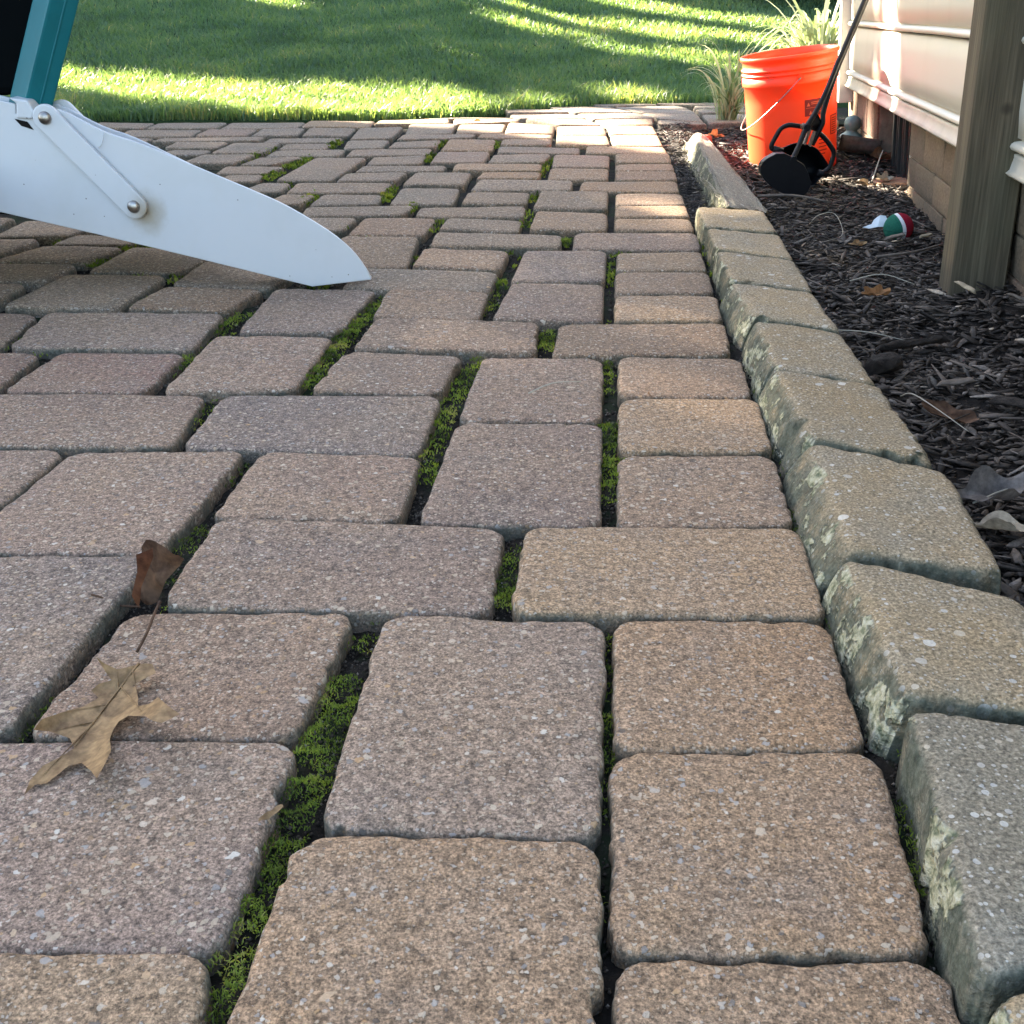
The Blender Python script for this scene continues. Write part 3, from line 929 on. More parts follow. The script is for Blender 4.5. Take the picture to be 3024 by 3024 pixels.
def kerb_material():
    m = NT("kerb_concrete")
    co = m.coords('Object', per_object=True)
    oi = m.n("ObjectInfo")
    base = oi.outputs["Color"]
    bl = m.noise(co, 11.0, 3.0, 0.6)
    c = m.mix(m.ramp(bl, [(0.4, 0.0), (0.7, 0.55)]), base, (0.20, 0.185, 0.15, 1))
    g = m.noise(co, 380.0, 2.0, 0.7)
    c = m.mix(1.0, c, m.ramp(g, [(0.30, 0.45), (0.5, 0.98), (0.68, 1.65)]), 'MULTIPLY')
    bumps = []
    for sc, th, amt in ((300.0, 0.62, 0.6), (150.0, 0.80, 0.7), (75.0, 0.94, 0.75)):
        v = m.n("TexVoronoi"); m.l(co, v.inputs["Vector"]); v.inputs["Scale"].default_value = sc
        sep = m.n("SeparateColor"); m.l(v.outputs["Color"], sep.inputs[0])
        mask = m.math('MULTIPLY', m.math('GREATER_THAN', sep.outputs[0], th), m.math('LESS_THAN', v.outputs["Distance"], m.math('ADD', m.math('MULTIPLY', sep.outputs[2], 0.2), 0.2)))
        c = m.mix(m.math('MULTIPLY', mask, amt), c, m.ramp(sep.outputs[1], [(0.0, (0.48, 0.40, 0.29, 1)), (0.7, (0.42, 0.41, 0.38, 1)), (1.0, (0.60, 0.55, 0.47, 1))]))
        bumps.append(mask)
    geo = m.n("NewGeometry")
    sz = m.n("SeparateXYZ"); m.l(geo.outputs["Normal"], sz.inputs[0])
    side = m.ramp(sz.outputs[2], [(0.45, 1.0), (0.90, 0.0)])
    left = m.ramp(m.math('MULTIPLY', sz.outputs[0], -1.0), [(0.50, 0.0), (0.68, 1.0)])
    # algae
    an = m.ramp(m.noise(co, 26.0, 4.0, 0.65), [(0.25, 0.0), (0.48, 1.0)])
    c = m.mix(m.math('MULTIPLY', m.math('MULTIPLY', side, an), 0.9), c, m.ramp(m.noise(co, 140.0, 2.0), [(0.3, (0.026, 0.034, 0.024, 1)), (0.7, (0.105, 0.115, 0.085, 1))]))
    # crusty pale lichen on the face towards the patio
    ln = m.noise(co, 13.0, 5.0, 0.7)
    lm = m.math('MULTIPLY', left, m.ramp(ln, [(0.52, 0.0), (0.55, 1.0)]))
    lt = m.noise(co, 130.0, 3.0, 0.6)
    c = m.mix(lm, c, m.ramp(lt, [(0.35, (0.11, 0.12, 0.07, 1)), (0.5, (0.34, 0.32, 0.205, 1)), (0.7, (0.48, 0.45, 0.345, 1))]))
    h = m.math('ADD', m.math('MULTIPLY', g, 0.7), m.math('MULTIPLY', bumps[0], 0.5))
    h = m.math('ADD', h, m.math('MULTIPLY', m.math('MULTIPLY', lm, lt), 3.0))
    nrm = m.bump(h, 0.9, 0.0022)
    nrm = m.bump(m.noise(co, 55.0, 4.0, 0.65), 0.45, 0.005, nrm)
    m.bsdf(c, 0.9, nrm, 0.2)
    return m.m

def soil_material():
    m = NT("joint_soil")
    co = m.coords('Object')
    c = m.ramp(m.noise(co, 45.0, 5.0, 0.7), [(0.3, (0.008, 0.007, 0.006, 1)), (0.55, (0.022, 0.018, 0.014, 1)), (0.75, (0.05, 0.042, 0.034, 1))])
    gm = m.ramp(m.noise(co, 18.0, 3.0, 0.6), [(0.5, 0.0), (0.62, 0.6)])
    c = m.mix(gm, c, (0.02, 0.035, 0.012, 1))
    m.bsdf(c, 0.95, m.bump(m.noise(co, 220.0, 4.0, 0.7), 0.8, 0.004), 0.1)
    return m.m

def attr_leaf_material(name, stops, rough=0.55, trans=0.35, tcol=None, attr=True, spec=0.25):
    """plant blades: colour by a per-blade random attribute, part of the light goes through"""
    m = NT(name)
    if attr:
        at = m.n("Attribute"); at.attribute_name = "rnd"
        fac = at.outputs["Fac"]
    else:
        fac = m.noise(m.coords('Object'), 30.0, 3.0)
    c = m.ramp(fac, stops)
    b = m.bsdf(c, rough, None, spec, out=False)
    tr = m.n("BsdfTranslucent")
    tc = m.mix(1.0, c, tcol or (1.9, 1.8, 0.55, 1), 'MULTIPLY')
    m.l(tc, tr.inputs["Color"])
    mx = m.n("MixShader"); mx.inputs[0].default_value = trans
    m.l(b.outputs[0], mx.inputs[1]); m.l(tr.outputs[0], mx.inputs[2])
    m.l(mx.outputs[0], m.out.inputs[0])
    return m.m

def mulch_material():
    m = NT("shredded_bark")
    at = m.n("Attribute"); at.attribute_name = "rnd"
    c = m.ramp(at.outputs["Fac"], [(0.0, (0.009, 0.007, 0.0055, 1)), (0.4, (0.024, 0.0175, 0.0125, 1)), (0.65, (0.052, 0.039, 0.029, 1)), (0.85, (0.095, 0.074, 0.058, 1)), (0.94, (0.16, 0.135, 0.115, 1)), (1.0, (0.36, 0.29, 0.21, 1))])
    co = m.coords('Object')
    f = m.noise(co, 260.0, 3.0, 0.6)
    c = m.mix(1.0, c, m.ramp(f, [(0.3, 0.6), (0.7, 1.5)]), 'MULTIPLY')
    m.bsdf(c, 0.7, m.bump(f, 0.6, 0.002), 0.35)
    return m.m

def bed_material():
    m = NT("dark_bed_soil")
    co = m.coords('Object')
    c = m.ramp(m.noise(co, 60.0, 5.0, 0.7), [(0.3, (0.006, 0.005, 0.0045, 1)), (0.6, (0.018, 0.014, 0.011, 1)), (0.8, (0.045, 0.036, 0.03, 1))])
    m.bsdf(c, 0.9, m.bump(m.noise(co, 120.0, 5.0, 0.7), 1.0, 0.008), 0.2)
    return m.m

def plain(name, color, rough=0.5, spec=0.4, metallic=0.0, nscale=40.0, var=0.12, bump=0.1, bdist=0.001, kind='Object'):
    """a material of one colour with slight grain and unevenness"""
    m = NT(name)
    co = m.coords(kind)
    nn = m.noise(co, nscale, 4.0, 0.6)
    c = m.mix(1.0, color, m.ramp(nn, [(0.25, 1.0 - var), (0.75, 1.0 + var * 0.3)]), 'MULTIPLY')
    m.bsdf(c, rough, m.bump(m.noise(co, nscale * 6, 3.0), bump, bdist), spec, metallic)
    return m.m

def brick_material():
    m = NT("rough_brick")
    co = m.coords('Object', per_object=True)
    oi = m.n("ObjectInfo")
    c = oi.outputs["Color"]
    n1 = m.noise(co, 16.0, 4.0, 0.6)
    c = m.mix(m.ramp(n1, [(0.4, 0.0), (0.7, 0.6)]), c, (0.13, 0.10, 0.075, 1))
    g = m.noise(co, 170.0, 3.0, 0.7)
    c = m.mix(1.0, c, m.ramp(g, [(0.3, 0.6), (0.7, 1.35)]), 'MULTIPLY')
    m.bsdf(c, 0.92, m.bump(g, 0.6, 0.003), 0.2)
    return m.m

def wood_material():
    m = NT("weathered_timber")
    co = m.coords('Object', scale=(1.0, 1.0, 0.06))
    gr = m.noise(co, 38.0, 4.0, 0.6)
    fine = m.noise(m.coords('Object', scale=(1.0, 1.0, 0.025)), 260.0, 3.0, 0.6)
    c = m.ramp(gr, [(0.25, (0.068, 0.055, 0.037, 1)), (0.5, (0.098, 0.080, 0.053, 1)), (0.75, (0.14, 0.116, 0.077, 1))])
    c = m.mix(1.0, c, m.ramp(fine, [(0.3, 0.6), (0.7, 1.35)]), 'MULTIPLY')
    green = m.ramp(m.noise(m.coords('Object'), 5.0, 3.0), [(0.45, 0.0), (0.7, 0.5)])
    c = m.mix(green, c, (0.085, 0.092, 0.055, 1))
    # knot
    tc = m.coords('Object')
    vd = m.n("VectorMath", operation='DISTANCE'); m.l(tc, vd.inputs[0]); vd.inputs[1].default_value = (0.052, 0.0, 0.315)
    kn = m.ramp(vd.outputs["Value"], [(0.0, 1.0), (0.007, 0.9), (0.009, 0.0)])
    c = m.mix(m.math('MULTIPLY', kn, 0.7), c, (0.03, 0.022, 0.015, 1))
    nrm = m.bump(fine, 0.5, 0.0015)
    m.bsdf(c, 0.85, nrm, 0.2)
    return m.m

def siding_material():
    m = NT("cream_vinyl")
    co = m.coords('Object', scale=(1.0, 1.0, 1.0))
    st = m.noise(m.coords('Object', scale=(3.0, 1.0, 0.2)), 9.0, 3.0)
    c = m.mix(m.ramp(st, [(0.5, 0.0), (0.8, 0.35)]), (0.57, 0.54, 0.455, 1), (0.46, 0.43, 0.345, 1))
    m.bsdf(c, 0.5, m.bump(m.noise(co, 120.0, 3.0), 0.08, 0.001), 0.35)
    return m.m

def white_plastic_material(stain):
    m = NT("white_moulded_plastic")
    co = m.coords('Object')
    c = (0.585, 0.585, 0.59, 1)
    # rusty run-off below the lower bolt
    vd = m.n("VectorMath", operation='SUBTRACT'); m.l(co, vd.inputs[0]); vd.inputs[1].default_value = stain
    vs = m.n("VectorMath", operation='MULTIPLY'); m.l(vd.outputs[0], vs.inputs[0]); vs.inputs[1].default_value = (1.0, 0.2, 0.85)
    vl = m.n("VectorMath", operation='LENGTH'); m.l(vs.outputs[0], vl.inputs[0])
    n = m.noise(co, 60.0, 3.0, 0.6)
    d = m.math('ADD', vl.outputs["Value"], m.math('MULTIPLY', m.math('SUBTRACT', n, 0.5), 0.02))
    st = m.ramp(d, [(0.0, 0.85), (0.012, 0.6), (0.034, 0.0)])
    c = m.mix(st, c, (0.30, 0.225, 0.12, 1))
    sxz = m.n("SeparateXYZ"); m.l(co, sxz.inputs[0])
    cxz = m.n("CombineXYZ"); m.l(sxz.outputs[0], cxz.inputs[0]); m.l(sxz.outputs[2], cxz.inputs[1])
    vor = m.n("TexVoronoi"); vor.voronoi_dimensions = '2D'; m.l(cxz.outputs[0], vor.inputs["Vector"]); vor.inputs["Scale"].default_value = 42.0
    sep = m.n("SeparateColor"); m.l(vor.outputs["Color"], sep.inputs[0])
    fl = m.math('MULTIPLY', m.math('LESS_THAN', vor.outputs["Distance"], m.math('MULTIPLY', sep.outputs[1], 0.055)), m.math('GREATER_THAN', sep.outputs[0], 0.86))
    c = m.mix(m.math('MULTIPLY', fl, 0.8), c, (0.08, 0.06, 0.045, 1))
    dirt = m.ramp(m.noise(co, 7.0, 4.0, 0.6), [(0.45, 0.0), (0.8, 0.4)])
    c = m.mix(dirt, c, (0.46, 0.45, 0.41, 1))
    m.bsdf(c, 0.42, m.bump(m.noise(co, 700.0, 2.0), 0.12, 0.0006), 0.4)
    return m.m

def bucket_material():
    m = NT("orange_bucket_plastic")
    co = m.coords('Object')
    c = m.mix(m.ramp(m.noise(co, 14.0, 4.0, 0.6), [(0.5, 0.0), (0.8, 0.2)]), (0.88, 0.085, 0.022, 1), (0.66, 0.10, 0.05, 1))
    b = m.bsdf(c, 0.4, m.bump(m.noise(co, 90.0, 2.0), 0.05, 0.001), 0.4, out=False)
    tr = m.n("BsdfTranslucent"); tr.inputs["Color"].default_value = (0.95, 0.13, 0.03, 1)
    mx = m.n("MixShader"); mx.inputs[0].default_value = 0.28
    m.l(b.outputs[0], mx.inputs[1]); m.l(tr.outputs[0], mx.inputs[2]); m.l(mx.outputs[0], m.out.inputs[0])
    return m.m

def dead_leaf_material(name, a, b, vein=True):
    m = NT(name)
    co = m.coords('Object')
    n = m.noise(co, 55.0, 4.0, 0.65)
    c = m.ramp(n, [(0.3, a), (0.62, b)])
    n2 = m.noise(co, 180.0, 3.0, 0.6)
    c = m.mix(1.0, c, m.ramp(n2, [(0.3, 0.75), (0.7, 1.25)]), 'MULTIPLY')
    bs = m.bsdf(c, 0.7, m.bump(n2, 0.5, 0.001), 0.2, out=False)
    tr = m.n("BsdfTranslucent"); m.l(c, tr.inputs["Color"])
    mx = m.n("MixShader"); mx.inputs[0].default_value = 0.15
    m.l(bs.outputs[0], mx.inputs[1]); m.l(tr.outputs[0], mx.inputs[2]); m.l(mx.outputs[0], m.out.inputs[0])
    return m.m

def grit_material():
    m = NT("joint_grit")
    at = m.n("Attribute"); at.attribute_name = "rnd"
    m.bsdf(m.ramp(at.outputs["Fac"], [(0.0, (0.02, 0.015, 0.011, 1)), (0.5, (0.07, 0.055, 0.042, 1)), (0.8, (0.20, 0.165, 0.13, 1)), (1.0, (0.42, 0.37, 0.31, 1))]), 0.9, None, 0.2)
    return m.m

M_PAVER, M_KERB, M_SOIL, M_MULCH, M_BED = paver_material(), kerb_material(), soil_material(), mulch_material(), bed_material()
M_GRIT = grit_material()
M_MOSS = attr_leaf_material("moss_green", [(0.0, (0.040, 0.062, 0.012, 1)), (0.5, (0.145, 0.200, 0.026, 1)), (0.85, (0.22, 0.27, 0.045, 1)), (1.0, (0.32, 0.30, 0.09, 1))], 0.8, 0.3)
M_GRASS = attr_leaf_material("lawn_grass", [(0.0, (0.045, 0.092, 0.050, 1)), (0.5, (0.090, 0.168, 0.088, 1)), (0.85, (0.15, 0.225, 0.105, 1)), (1.0, (0.32, 0.30, 0.17, 1))], 0.45, 0.45, (2.5, 2.05, 0.75, 1), True, 0.45)
M_LIRIOPE = attr_leaf_material("strap_leaves", [(0.0, (0.07, 0.14, 0.06, 1)), (0.5, (0.18, 0.25, 0.12, 1)), (1.0, (0.52, 0.53, 0.38, 1))], 0.4, 0.4, (1.3, 1.3, 0.9, 1))
M_FOLIAGE = attr_leaf_material("tree_leaves", [(0.0, (0.015, 0.040, 0.010, 1)), (1.0, (0.06, 0.11, 0.025, 1))], 0.5, 0.2)
M_BARK = plain("tree_bark", (0.06, 0.045, 0.032, 1), 0.9, 0.2, 0, 12.0, 0.5, 0.8, 0.02)
M_BRICK, M_WOOD, M_SIDING = brick_material(), wood_material(), siding_material()
M_TRIM = plain("cream_trim", (0.53, 0.50, 0.42, 1), 0.5, 0.35, 0, 20.0, 0.2)
M_MORTAR = plain("pale_mortar", (0.30, 0.255, 0.19, 1), 0.95, 0.1, 0, 60.0, 0.4, 0.6, 0.003)
M_VOID = plain("dark_crawlspace", (0.012, 0.010, 0.009, 1), 0.9, 0.1)
M_VENT = plain("black_vent_metal", (0.018, 0.017, 0.017, 1), 0.45, 0.5)
M_VENTW = plain("pale_vent_bar", (0.45, 0.43, 0.38, 1), 0.5, 0.4)
M_BLACK = plain("black_powder_coat", (0.006, 0.0065, 0.009, 1), 0.5, 0.22, 0, 60.0, 0.3, 0.15)
M_BLACKPL = plain("black_seat_plastic", (0.0022, 0.003, 0.0034, 1), 0.9, 0.04)
M_STEEL = plain("bolt_steel", (0.42, 0.38, 0.34, 1), 0.32, 0.5, 1.0, 90.0, 0.5, 0.3)
M_TEAL = plain("teal_tube_paint", (0.004, 0.135, 0.155, 1), 0.42, 0.3, 0, 30.0, 0.12, 0.05)
M_BUCKET = bucket_material()
M_WIRE = plain("galvanised_wire", (0.22, 0.20, 0.18, 1), 0.45, 0.4, 0.6)
M_LABEL = plain("dark_red_print", (0.20, 0.012, 0.010, 1), 0.5, 0.3)
M_LABELLINE = plain("label_orange_print", (0.70, 0.11, 0.05, 1), 0.5, 0.3)
M_LEAF_TAN = dead_leaf_material("dry_oak_leaf", (0.13, 0.075, 0.038, 1), (0.34, 0.215, 0.105, 1))
M_LEAF_BROWN = dead_leaf_material("brown_curled_leaf", (0.035, 0.016, 0.009, 1), (0.12, 0.066, 0.038, 1))
M_LEAF_RUST = dead_leaf_material("rust_leaf", (0.16, 0.075, 0.03, 1), (0.34, 0.18, 0.08, 1))
M_LEAF_RED = dead_leaf_material("red_brown_leaf", (0.045, 0.014, 0.007, 1), (0.13, 0.05, 0.022, 1))
M_LEAF_GREY = dead_leaf_material("grey_leaf", (0.06, 0.052, 0.047, 1), (0.17, 0.15, 0.135, 1))
M_LEAF_PALE = dead_leaf_material("pale_leaf", (0.22, 0.18, 0.13, 1), (0.45, 0.38, 0.28, 1))
M_TWIG = plain("twig_bark", (0.16, 0.13, 0.105, 1), 0.85, 0.2, 0, 60.0, 0.5, 0.5, 0.002)
M_STRAW = plain("pale_straw", (0.42, 0.38, 0.30, 1), 0.7, 0.2)
M_CHIP = plain("dark_bark_piece", (0.035, 0.028, 0.023, 1), 0.85, 0.2, 0, 60.0, 0.6, 0.8, 0.004)
M_CHIPPALE = plain("pale_wood_chip", (0.42, 0.33, 0.22, 1), 0.8, 0.2, 0, 60.0, 0.5, 0.5, 0.002)
# ------------------------------------------------------------------ the patio
FRONT_X = [-20, -0.5, -0.24, 0.0, 0.15, 0.35, 0.8, 2.0, 20]
FRONT_Y = [4.27, 4.285, 4.335, 4.55, 4.70, 4.81, 4.885, 4.96, 4.96]
def lawn_front(x):
    return float(np.interp(x, FRONT_X, FRONT_Y))

def ground_h(x, y):
    """height of the lawn: level with the paving, then a bank rising away from it"""
    t = max(0.0, y - lawn_front(x))
    if t > 4.5:
        return 0.125 * 4.5 + 0.03 * (t - 4.5)
    return 0.125 * t

def kerb_x(y):
    return 0.265 + 0.083 * (y - 0.35)

ys = [0.05 + (4.30 - 0.05) * (i / 150) ** 1.6 for i in range(151)]
V, F = [], []
NX = 220
for j, y in enumerate(ys):
    x0, x1 = -3.4, kerb_x(y) - (0.01 if y < 2.35 else 0.05)
    for i in range(NX + 1):
        x = x1 + (x0 - x1) * (1 - i / NX) ** 1.8
        V.append((x, y, -0.0175 + 0.007 * nz((x, y, 0), 14) + 0.005 * nz((x, y, 0), 55)))
for j in range(150):
    for i in range(NX):
        a = j * (NX + 1) + i
        F.append((a, a + 1, a + NX + 2, a + NX + 1))
patio = obj("patio", mesh_from("patio", V, F, True), M_SOIL)
patio["kind"] = "structure"
# bedding under the walkway that runs on behind the bed
V, F = [], []
for j in range(9):
    for i in range(41):
        V.append((-0.45 + i * 0.085, 4.305 + j * 0.085, -0.022 + 0.004 * nz((i, j, 0), 0.9)))
for j in range(8):
    for i in range(40):
        a = j * 41 + i
        F.append((a, a + 1, a + 42, a + 41))
walk = obj("walkway", mesh_from("walkway", V, F, True), M_SOIL)
walk["kind"] = "structure"

def rounded_param(w, d, inset, r, n):
    """n points round a rounded rectangle w x d, inset from its edge"""
    hw, hd = w / 2 - inset, d / 2 - inset
    r = max(0.003, min(r, hw * 0.9, hd * 0.9))
    per = []
    q = n // 4
    for (cx, cy, a0) in ((hw - r, hd - r, 0), (-hw + r, hd - r, 90), (-hw + r, -hd + r, 180), (hw - r, -hd + r, 270)):
        for k in range(q):
            # half of each quarter's points on the corner arc, the rest along the side that follows
            h = q // 2
            if k < h:
                a = R(a0 + 90.0 * k / (h - 1))
                per.append((cx + r * math.cos(a), cy + r * math.sin(a)))
            else:
                per.append((k - h + 1, q - h + 1))      # filled below
    pts = per
    out = []
    for i, p in enumerate(pts):
        blk, k = divmod(i, q)
        h = q // 2
        if k < h:
            out.append(p)
        else:
            a = out[blk * q + h - 1] if blk * q + h - 1 < len(out) else None
            nxt = pts[(blk * q + q) % len(pts)]
            t = p[0] / p[1]
            out.append((a[0] + (nxt[0] - a[0]) * t, a[1] + (nxt[1] - a[1]) * t))
    return out

def stone_mesh(quad, n, z_top, z_bot, rc, prof, amp, dz, rough=0.0, flare=0.0, chip=0.016, grow=0.0012):
    """worn block over a quadrilateral footprint; vertices are relative to its centre.
    prof = list of (inset, drop); dz = tilt function"""
    Q = [Vector((quad[i], quad[i + 1])) for i in range(0, 8, 2)]
    c = (Q[0] + Q[1] + Q[2] + Q[3]) / 4
    w = ((Q[1] - Q[0]).length + (Q[2] - Q[3]).length) / 2
    d = ((Q[0] - Q[3]).length + (Q[1] - Q[2]).length) / 2
    bm = bmesh.new()
    sd = rnd.random() * 100
    rings = []
    w += 2 * grow
    d += 2 * grow
    mn = min(w, d) / 2
    allp = [(0.0, None)] + prof + [(mn * 0.3, 0.0), (mn * 0.55, 0.0), (mn * 0.8, 0.0)]
    for ins, drop in allp:
        P = rounded_param(w, d, ins, max(rc - ins * 0.35, 0.004), n)
        ring = []
        for (px, py) in P:
            s, t = px / (w - 2 * grow) + 0.5, py / (d - 2 * grow) + 0.5
            top = Q[0].lerp(Q[1], s)
            bot = Q[3].lerp(Q[2], s)
            p = bot.lerp(top, t)
            k = max(0.0, 1.0 - ins / 0.03)
            a = (nz((p.x, p.y, sd), 38) * 1.0 + nz((p.x, p.y, sd), 120) * 0.55) * amp * k
            if k > 0.5:
                a -= max(0.0, nz((p.x, p.y, sd + 9), 55) - 0.28) * chip * (k - 0.3)
                a += nz((p.x, p.y, sd), 310) * amp * 0.35 * k
            v = (p - c)
            L = v.length
            p = p + v / L * a
            if flare:                                   # battered face towards the patio
                p.x -= flare * min(0.05 if drop is None else drop, 0.05) * max(0.0, min(1.0, -px / (w / 2) * 1.6 - 0.4))
            if drop is None:
                z = z_bot
            else:
                z = z_top - drop + dz(p.x - c.x, p.y - c.y) + (nz((p.x, p.y, sd + 5), 30) * 0.7 + nz((p.x, p.y, sd + 5), 95) * 0.5) * (rough + 0.0012 * k)
            ring.append(bm.verts.new((p.x - c.x, p.y - c.y, z)))
        rings.append(ring)
    for a, b in zip(rings, rings[1:]):
        m = len(a)
        for k in range(m):
            f = bm.faces.new((a[k], a[(k + 1) % m], b[(k + 1) % m], b[k]))
            f.smooth = True
    f = bm.faces.new(rings[-1])
    f.smooth = True
    me = bpy.data.meshes.new("stone")
    bm.normal_update()
    bm.to_mesh(me)
    bm.free()
    return me, c

PCOL = {  # base colours of the pavers
    't': (0.262, 0.166, 0.095), 'T': (0.300, 0.192, 0.108), 'b': (0.225, 0.142, 0.088), 'm': (0.232, 0.150, 0.099),
    'p': (0.202, 0.138, 0.102), 'q': (0.240, 0.158, 0.110), 'r': (0.236, 0.141, 0.103), 'g': (0.198, 0.147, 0.102), 'W': (0.26, 0.205, 0.155)}
PROF_N = [(0.0, 0.014), (0.0003, 0.0055), (0.0014, 0.0022), (0.0034, 0.0007), (0.007, 0.0)]
PROF_F = [(0.0, 0.010), (0.0014, 0.0030), (0.0050, 0.0)]
for row in PAVERS:
    code, quad = row[0], row[1:]
    yc = sum(quad[1::2]) / 4
    near = yc < 1.7
    tx, ty, t0 = rnd.gauss(0, 0.008), rnd.gauss(0, 0.008), rnd.gauss(0, 0.0012)
    me, c = stone_mesh(quad, 208 if yc < 0.95 else (112 if near else 32), 0.0, -0.05, 0.020 if near else 0.017,
                       PROF_N if near else PROF_F, 0.0026 if near else 0.0016,
                       lambda x, y: x * tx + y * ty + t0, 0.0006, 0.0, 0.016, 0.0012 if yc < 1.2 else (-0.0018 if yc < 2.2 else -0.0018))
    me.materials.append(M_PAVER)
    o = obj("paver", me, None, walk if yc > 4.305 else patio, (c.x, c.y, 0.0))
    b = PCOL[code]
    j = 1.0 + rnd.gauss(0, 0.07)
    w = rnd.gauss(0, 0.03)
    o.color = (b[0] * j * (1 + w), b[1] * j, b[2] * j * (1 - w), 1)

# ------------------------------------------------------------------ kerb
kerb = obj("kerb", mesh_from("kerb", [(kerb_x(0.3) + 0.02, 0.3, -0.15), (kerb_x(0.3) + 0.10, 0.3, -0.15), (kerb_x(2.3) + 0.08, 2.3, -0.15), (kerb_x(2.3) + 0.02, 2.3, -0.15)], [(0, 1, 2, 3)]), M_SOIL)
kerb["kind"] = "structure"
KCOL = {'t': (0.270, 0.200, 0.118), 'g': (0.205, 0.172, 0.122)}
PROF_K = [(-0.001, 0.06), (-0.001, 0.035), (-0.001, 0.022), (0.0, 0.011), (0.0012, 0.0055), (0.0035, 0.0022), (0.0065, 0.0007), (0.010, 0.0)]
_r = sorted((p for row in PAVERS[:22] for p in ((row[4], row[3]), (row[6], row[5]))))
RIGHT_Y, RIGHT_X = [p[0] for p in _r], [p[1] for p in _r]
for i, row in enumerate(KERB):
    code, quad = row[0], row[1:]
    lx, ly = (quad[0] + quad[6]) / 2, (quad[1] + quad[7]) / 2
    room = lx - np.interp(ly, RIGHT_Y, RIGHT_X)           # clear distance to the pavers
    me, c = stone_mesh(quad, 176 if i < 5 else 96, 0.031, -0.14, 0.012, PROF_K, 0.0036,
                       lambda x, y: x * -0.03 + 0.0015, 0.0014, min(0.6, max(0.0, (room - 0.009) / 0.031)), 0.035, -0.0008)
    me.materials.append(M_KERB)
    o = obj("kerb_stone", me, None, kerb, (c.x, c.y, rnd.gauss(0, 0.0015)))
    j = 1.0 + rnd.gauss(0, 0.06)
    b = KCOL[code]
    o.color = (b[0] * j, b[1] * j, b[2] * j, 1)

def hull_rock(name, pts, cuts, amp, freq, mat, bev=0.004):
    """irregular block: convex hull, bevelled, subdivided and roughened; origin at its centre"""
    c = sum((Vector(p) for p in pts), Vector()) / len(pts)
    bm = bmesh.new()
    for p in pts:
        bm.verts.new(Vector(p) - c)
    bmesh.ops.convex_hull(bm, input=bm.verts)
    bmesh.ops.delete(bm, geom=[v for v in bm.verts if not v.link_faces], context='VERTS')
    bmesh.ops.dissolve_limit(bm, angle_limit=R(6), verts=bm.verts, edges=bm.edges)
    bmesh.ops.bevel(bm, geom=list(bm.edges), offset=bev, segments=2, affect='EDGES', profile=0.6)
    bmesh.ops.triangulate(bm, faces=bm.faces)
    for _ in range(cuts):
        long = [e for e in bm.edges if e.calc_length() > 0.010]
        bmesh.ops.subdivide_edges(bm, edges=long, cuts=1)
        bmesh.ops.triangulate(bm, faces=bm.faces)
    bm.normal_update()
    for v in bm.verts:
        q = v.co + c
        v.co += v.normal * (nz(q, freq, 2.3) + 0.6 * nz(q, freq * 3, 7.7)) * amp
    for f in bm.faces:
        f.smooth = True
    o = obj(name, bm, mat, None, c)
    return o

k10 = D['k10']
o = hull_rock("loose_kerb_stone", k10, 4, 0.0055, 38, M_KERB, 0.007)
o.color = (0.225, 0.195, 0.15, 1)
tag(o, "long concrete edging stone tipped on its side beyond the end of the kerb row", "edging stone")

# ------------------------------------------------------------------ moss in the joints
def blades(P, N, length, width, lean, bend, attr, segs=1):
    """P (n,3) roots; returns verts, tri faces, attr for bent blades"""
    n = len(P)
    az = npr.uniform(0, 2 * np.pi, n)
    la = npr.uniform(0, 2 * np.pi, n)
    L = length * npr.uniform(0.55, 1.25, n)
    w = width * npr.uniform(0.7, 1.3, n)
    side = np.stack([np.cos(az), np.sin(az), np.zeros(n)], 1) * (w / 2)[:, None]
    ld = np.stack([np.cos(la), np.sin(la), np.zeros(n)], 1)
    k = npr.uniform(0.2, 1.0, n) * lean
    mid = P + ld * (L * 0.5 * k * 0.6)[:, None] + np.array([0, 0, 1.0]) * (L * 0.52)[:, None]
    tip = P + ld * (L * k * (1 + bend))[:, None] + np.array([0, 0, 1.0]) * (L * (1 - 0.35 * k))[:, None]
    Vv = np.stack([P - side, P + side, mid + side * 0.8, mid - side * 0.8, tip], 1).reshape(-1, 3)
    b = np.arange(n) * 5
    Fv = np.concatenate([np.stack([b, b + 1, b + 2], 1), np.stack([b, b + 2, b + 3], 1), np.stack([b + 3, b + 2, b + 4], 1)])
    return Vv, Fv, np.repeat(attr, 5)

roots, rat = [], []
cv, cf = [], []
for row in D['moss']:
    dens, wid = row[0], row[1]
    pts = [Vector((row[i], row[i + 1], 0)) for i in range(2, len(row), 2)]
    for a, b in zip(pts, pts[1:]):
        L = (b - a).length
        t = (b - a).normalized()
        s = Vector((-t.y, t.x, 0))
        far = (a.y + b.y) / 2
        cnt = int(L * wid * dens * (750000 if far < 1.0 else (260000 if far < 1.8 else 70000)))
        for _ in range(cnt):
            e = rnd.uniform(-0.65, 0.65)
            q = a.lerp(b, rnd.random()) + s * e * wid
            pn = nz((q.x, q.y, 0), 70)
            if rnd.random() > dens * (0.85 + 1.7 * pn):
                continue
            roots.append((q.x, q.y, -0.0140 + 0.006 * dens + 0.008 * pn - 0.006 * e * e))
            rat.append(min(1, max(0, 0.45 + 0.9 * nz((q.x, q.y, 4), 24) + rnd.gauss(0, 0.16))))
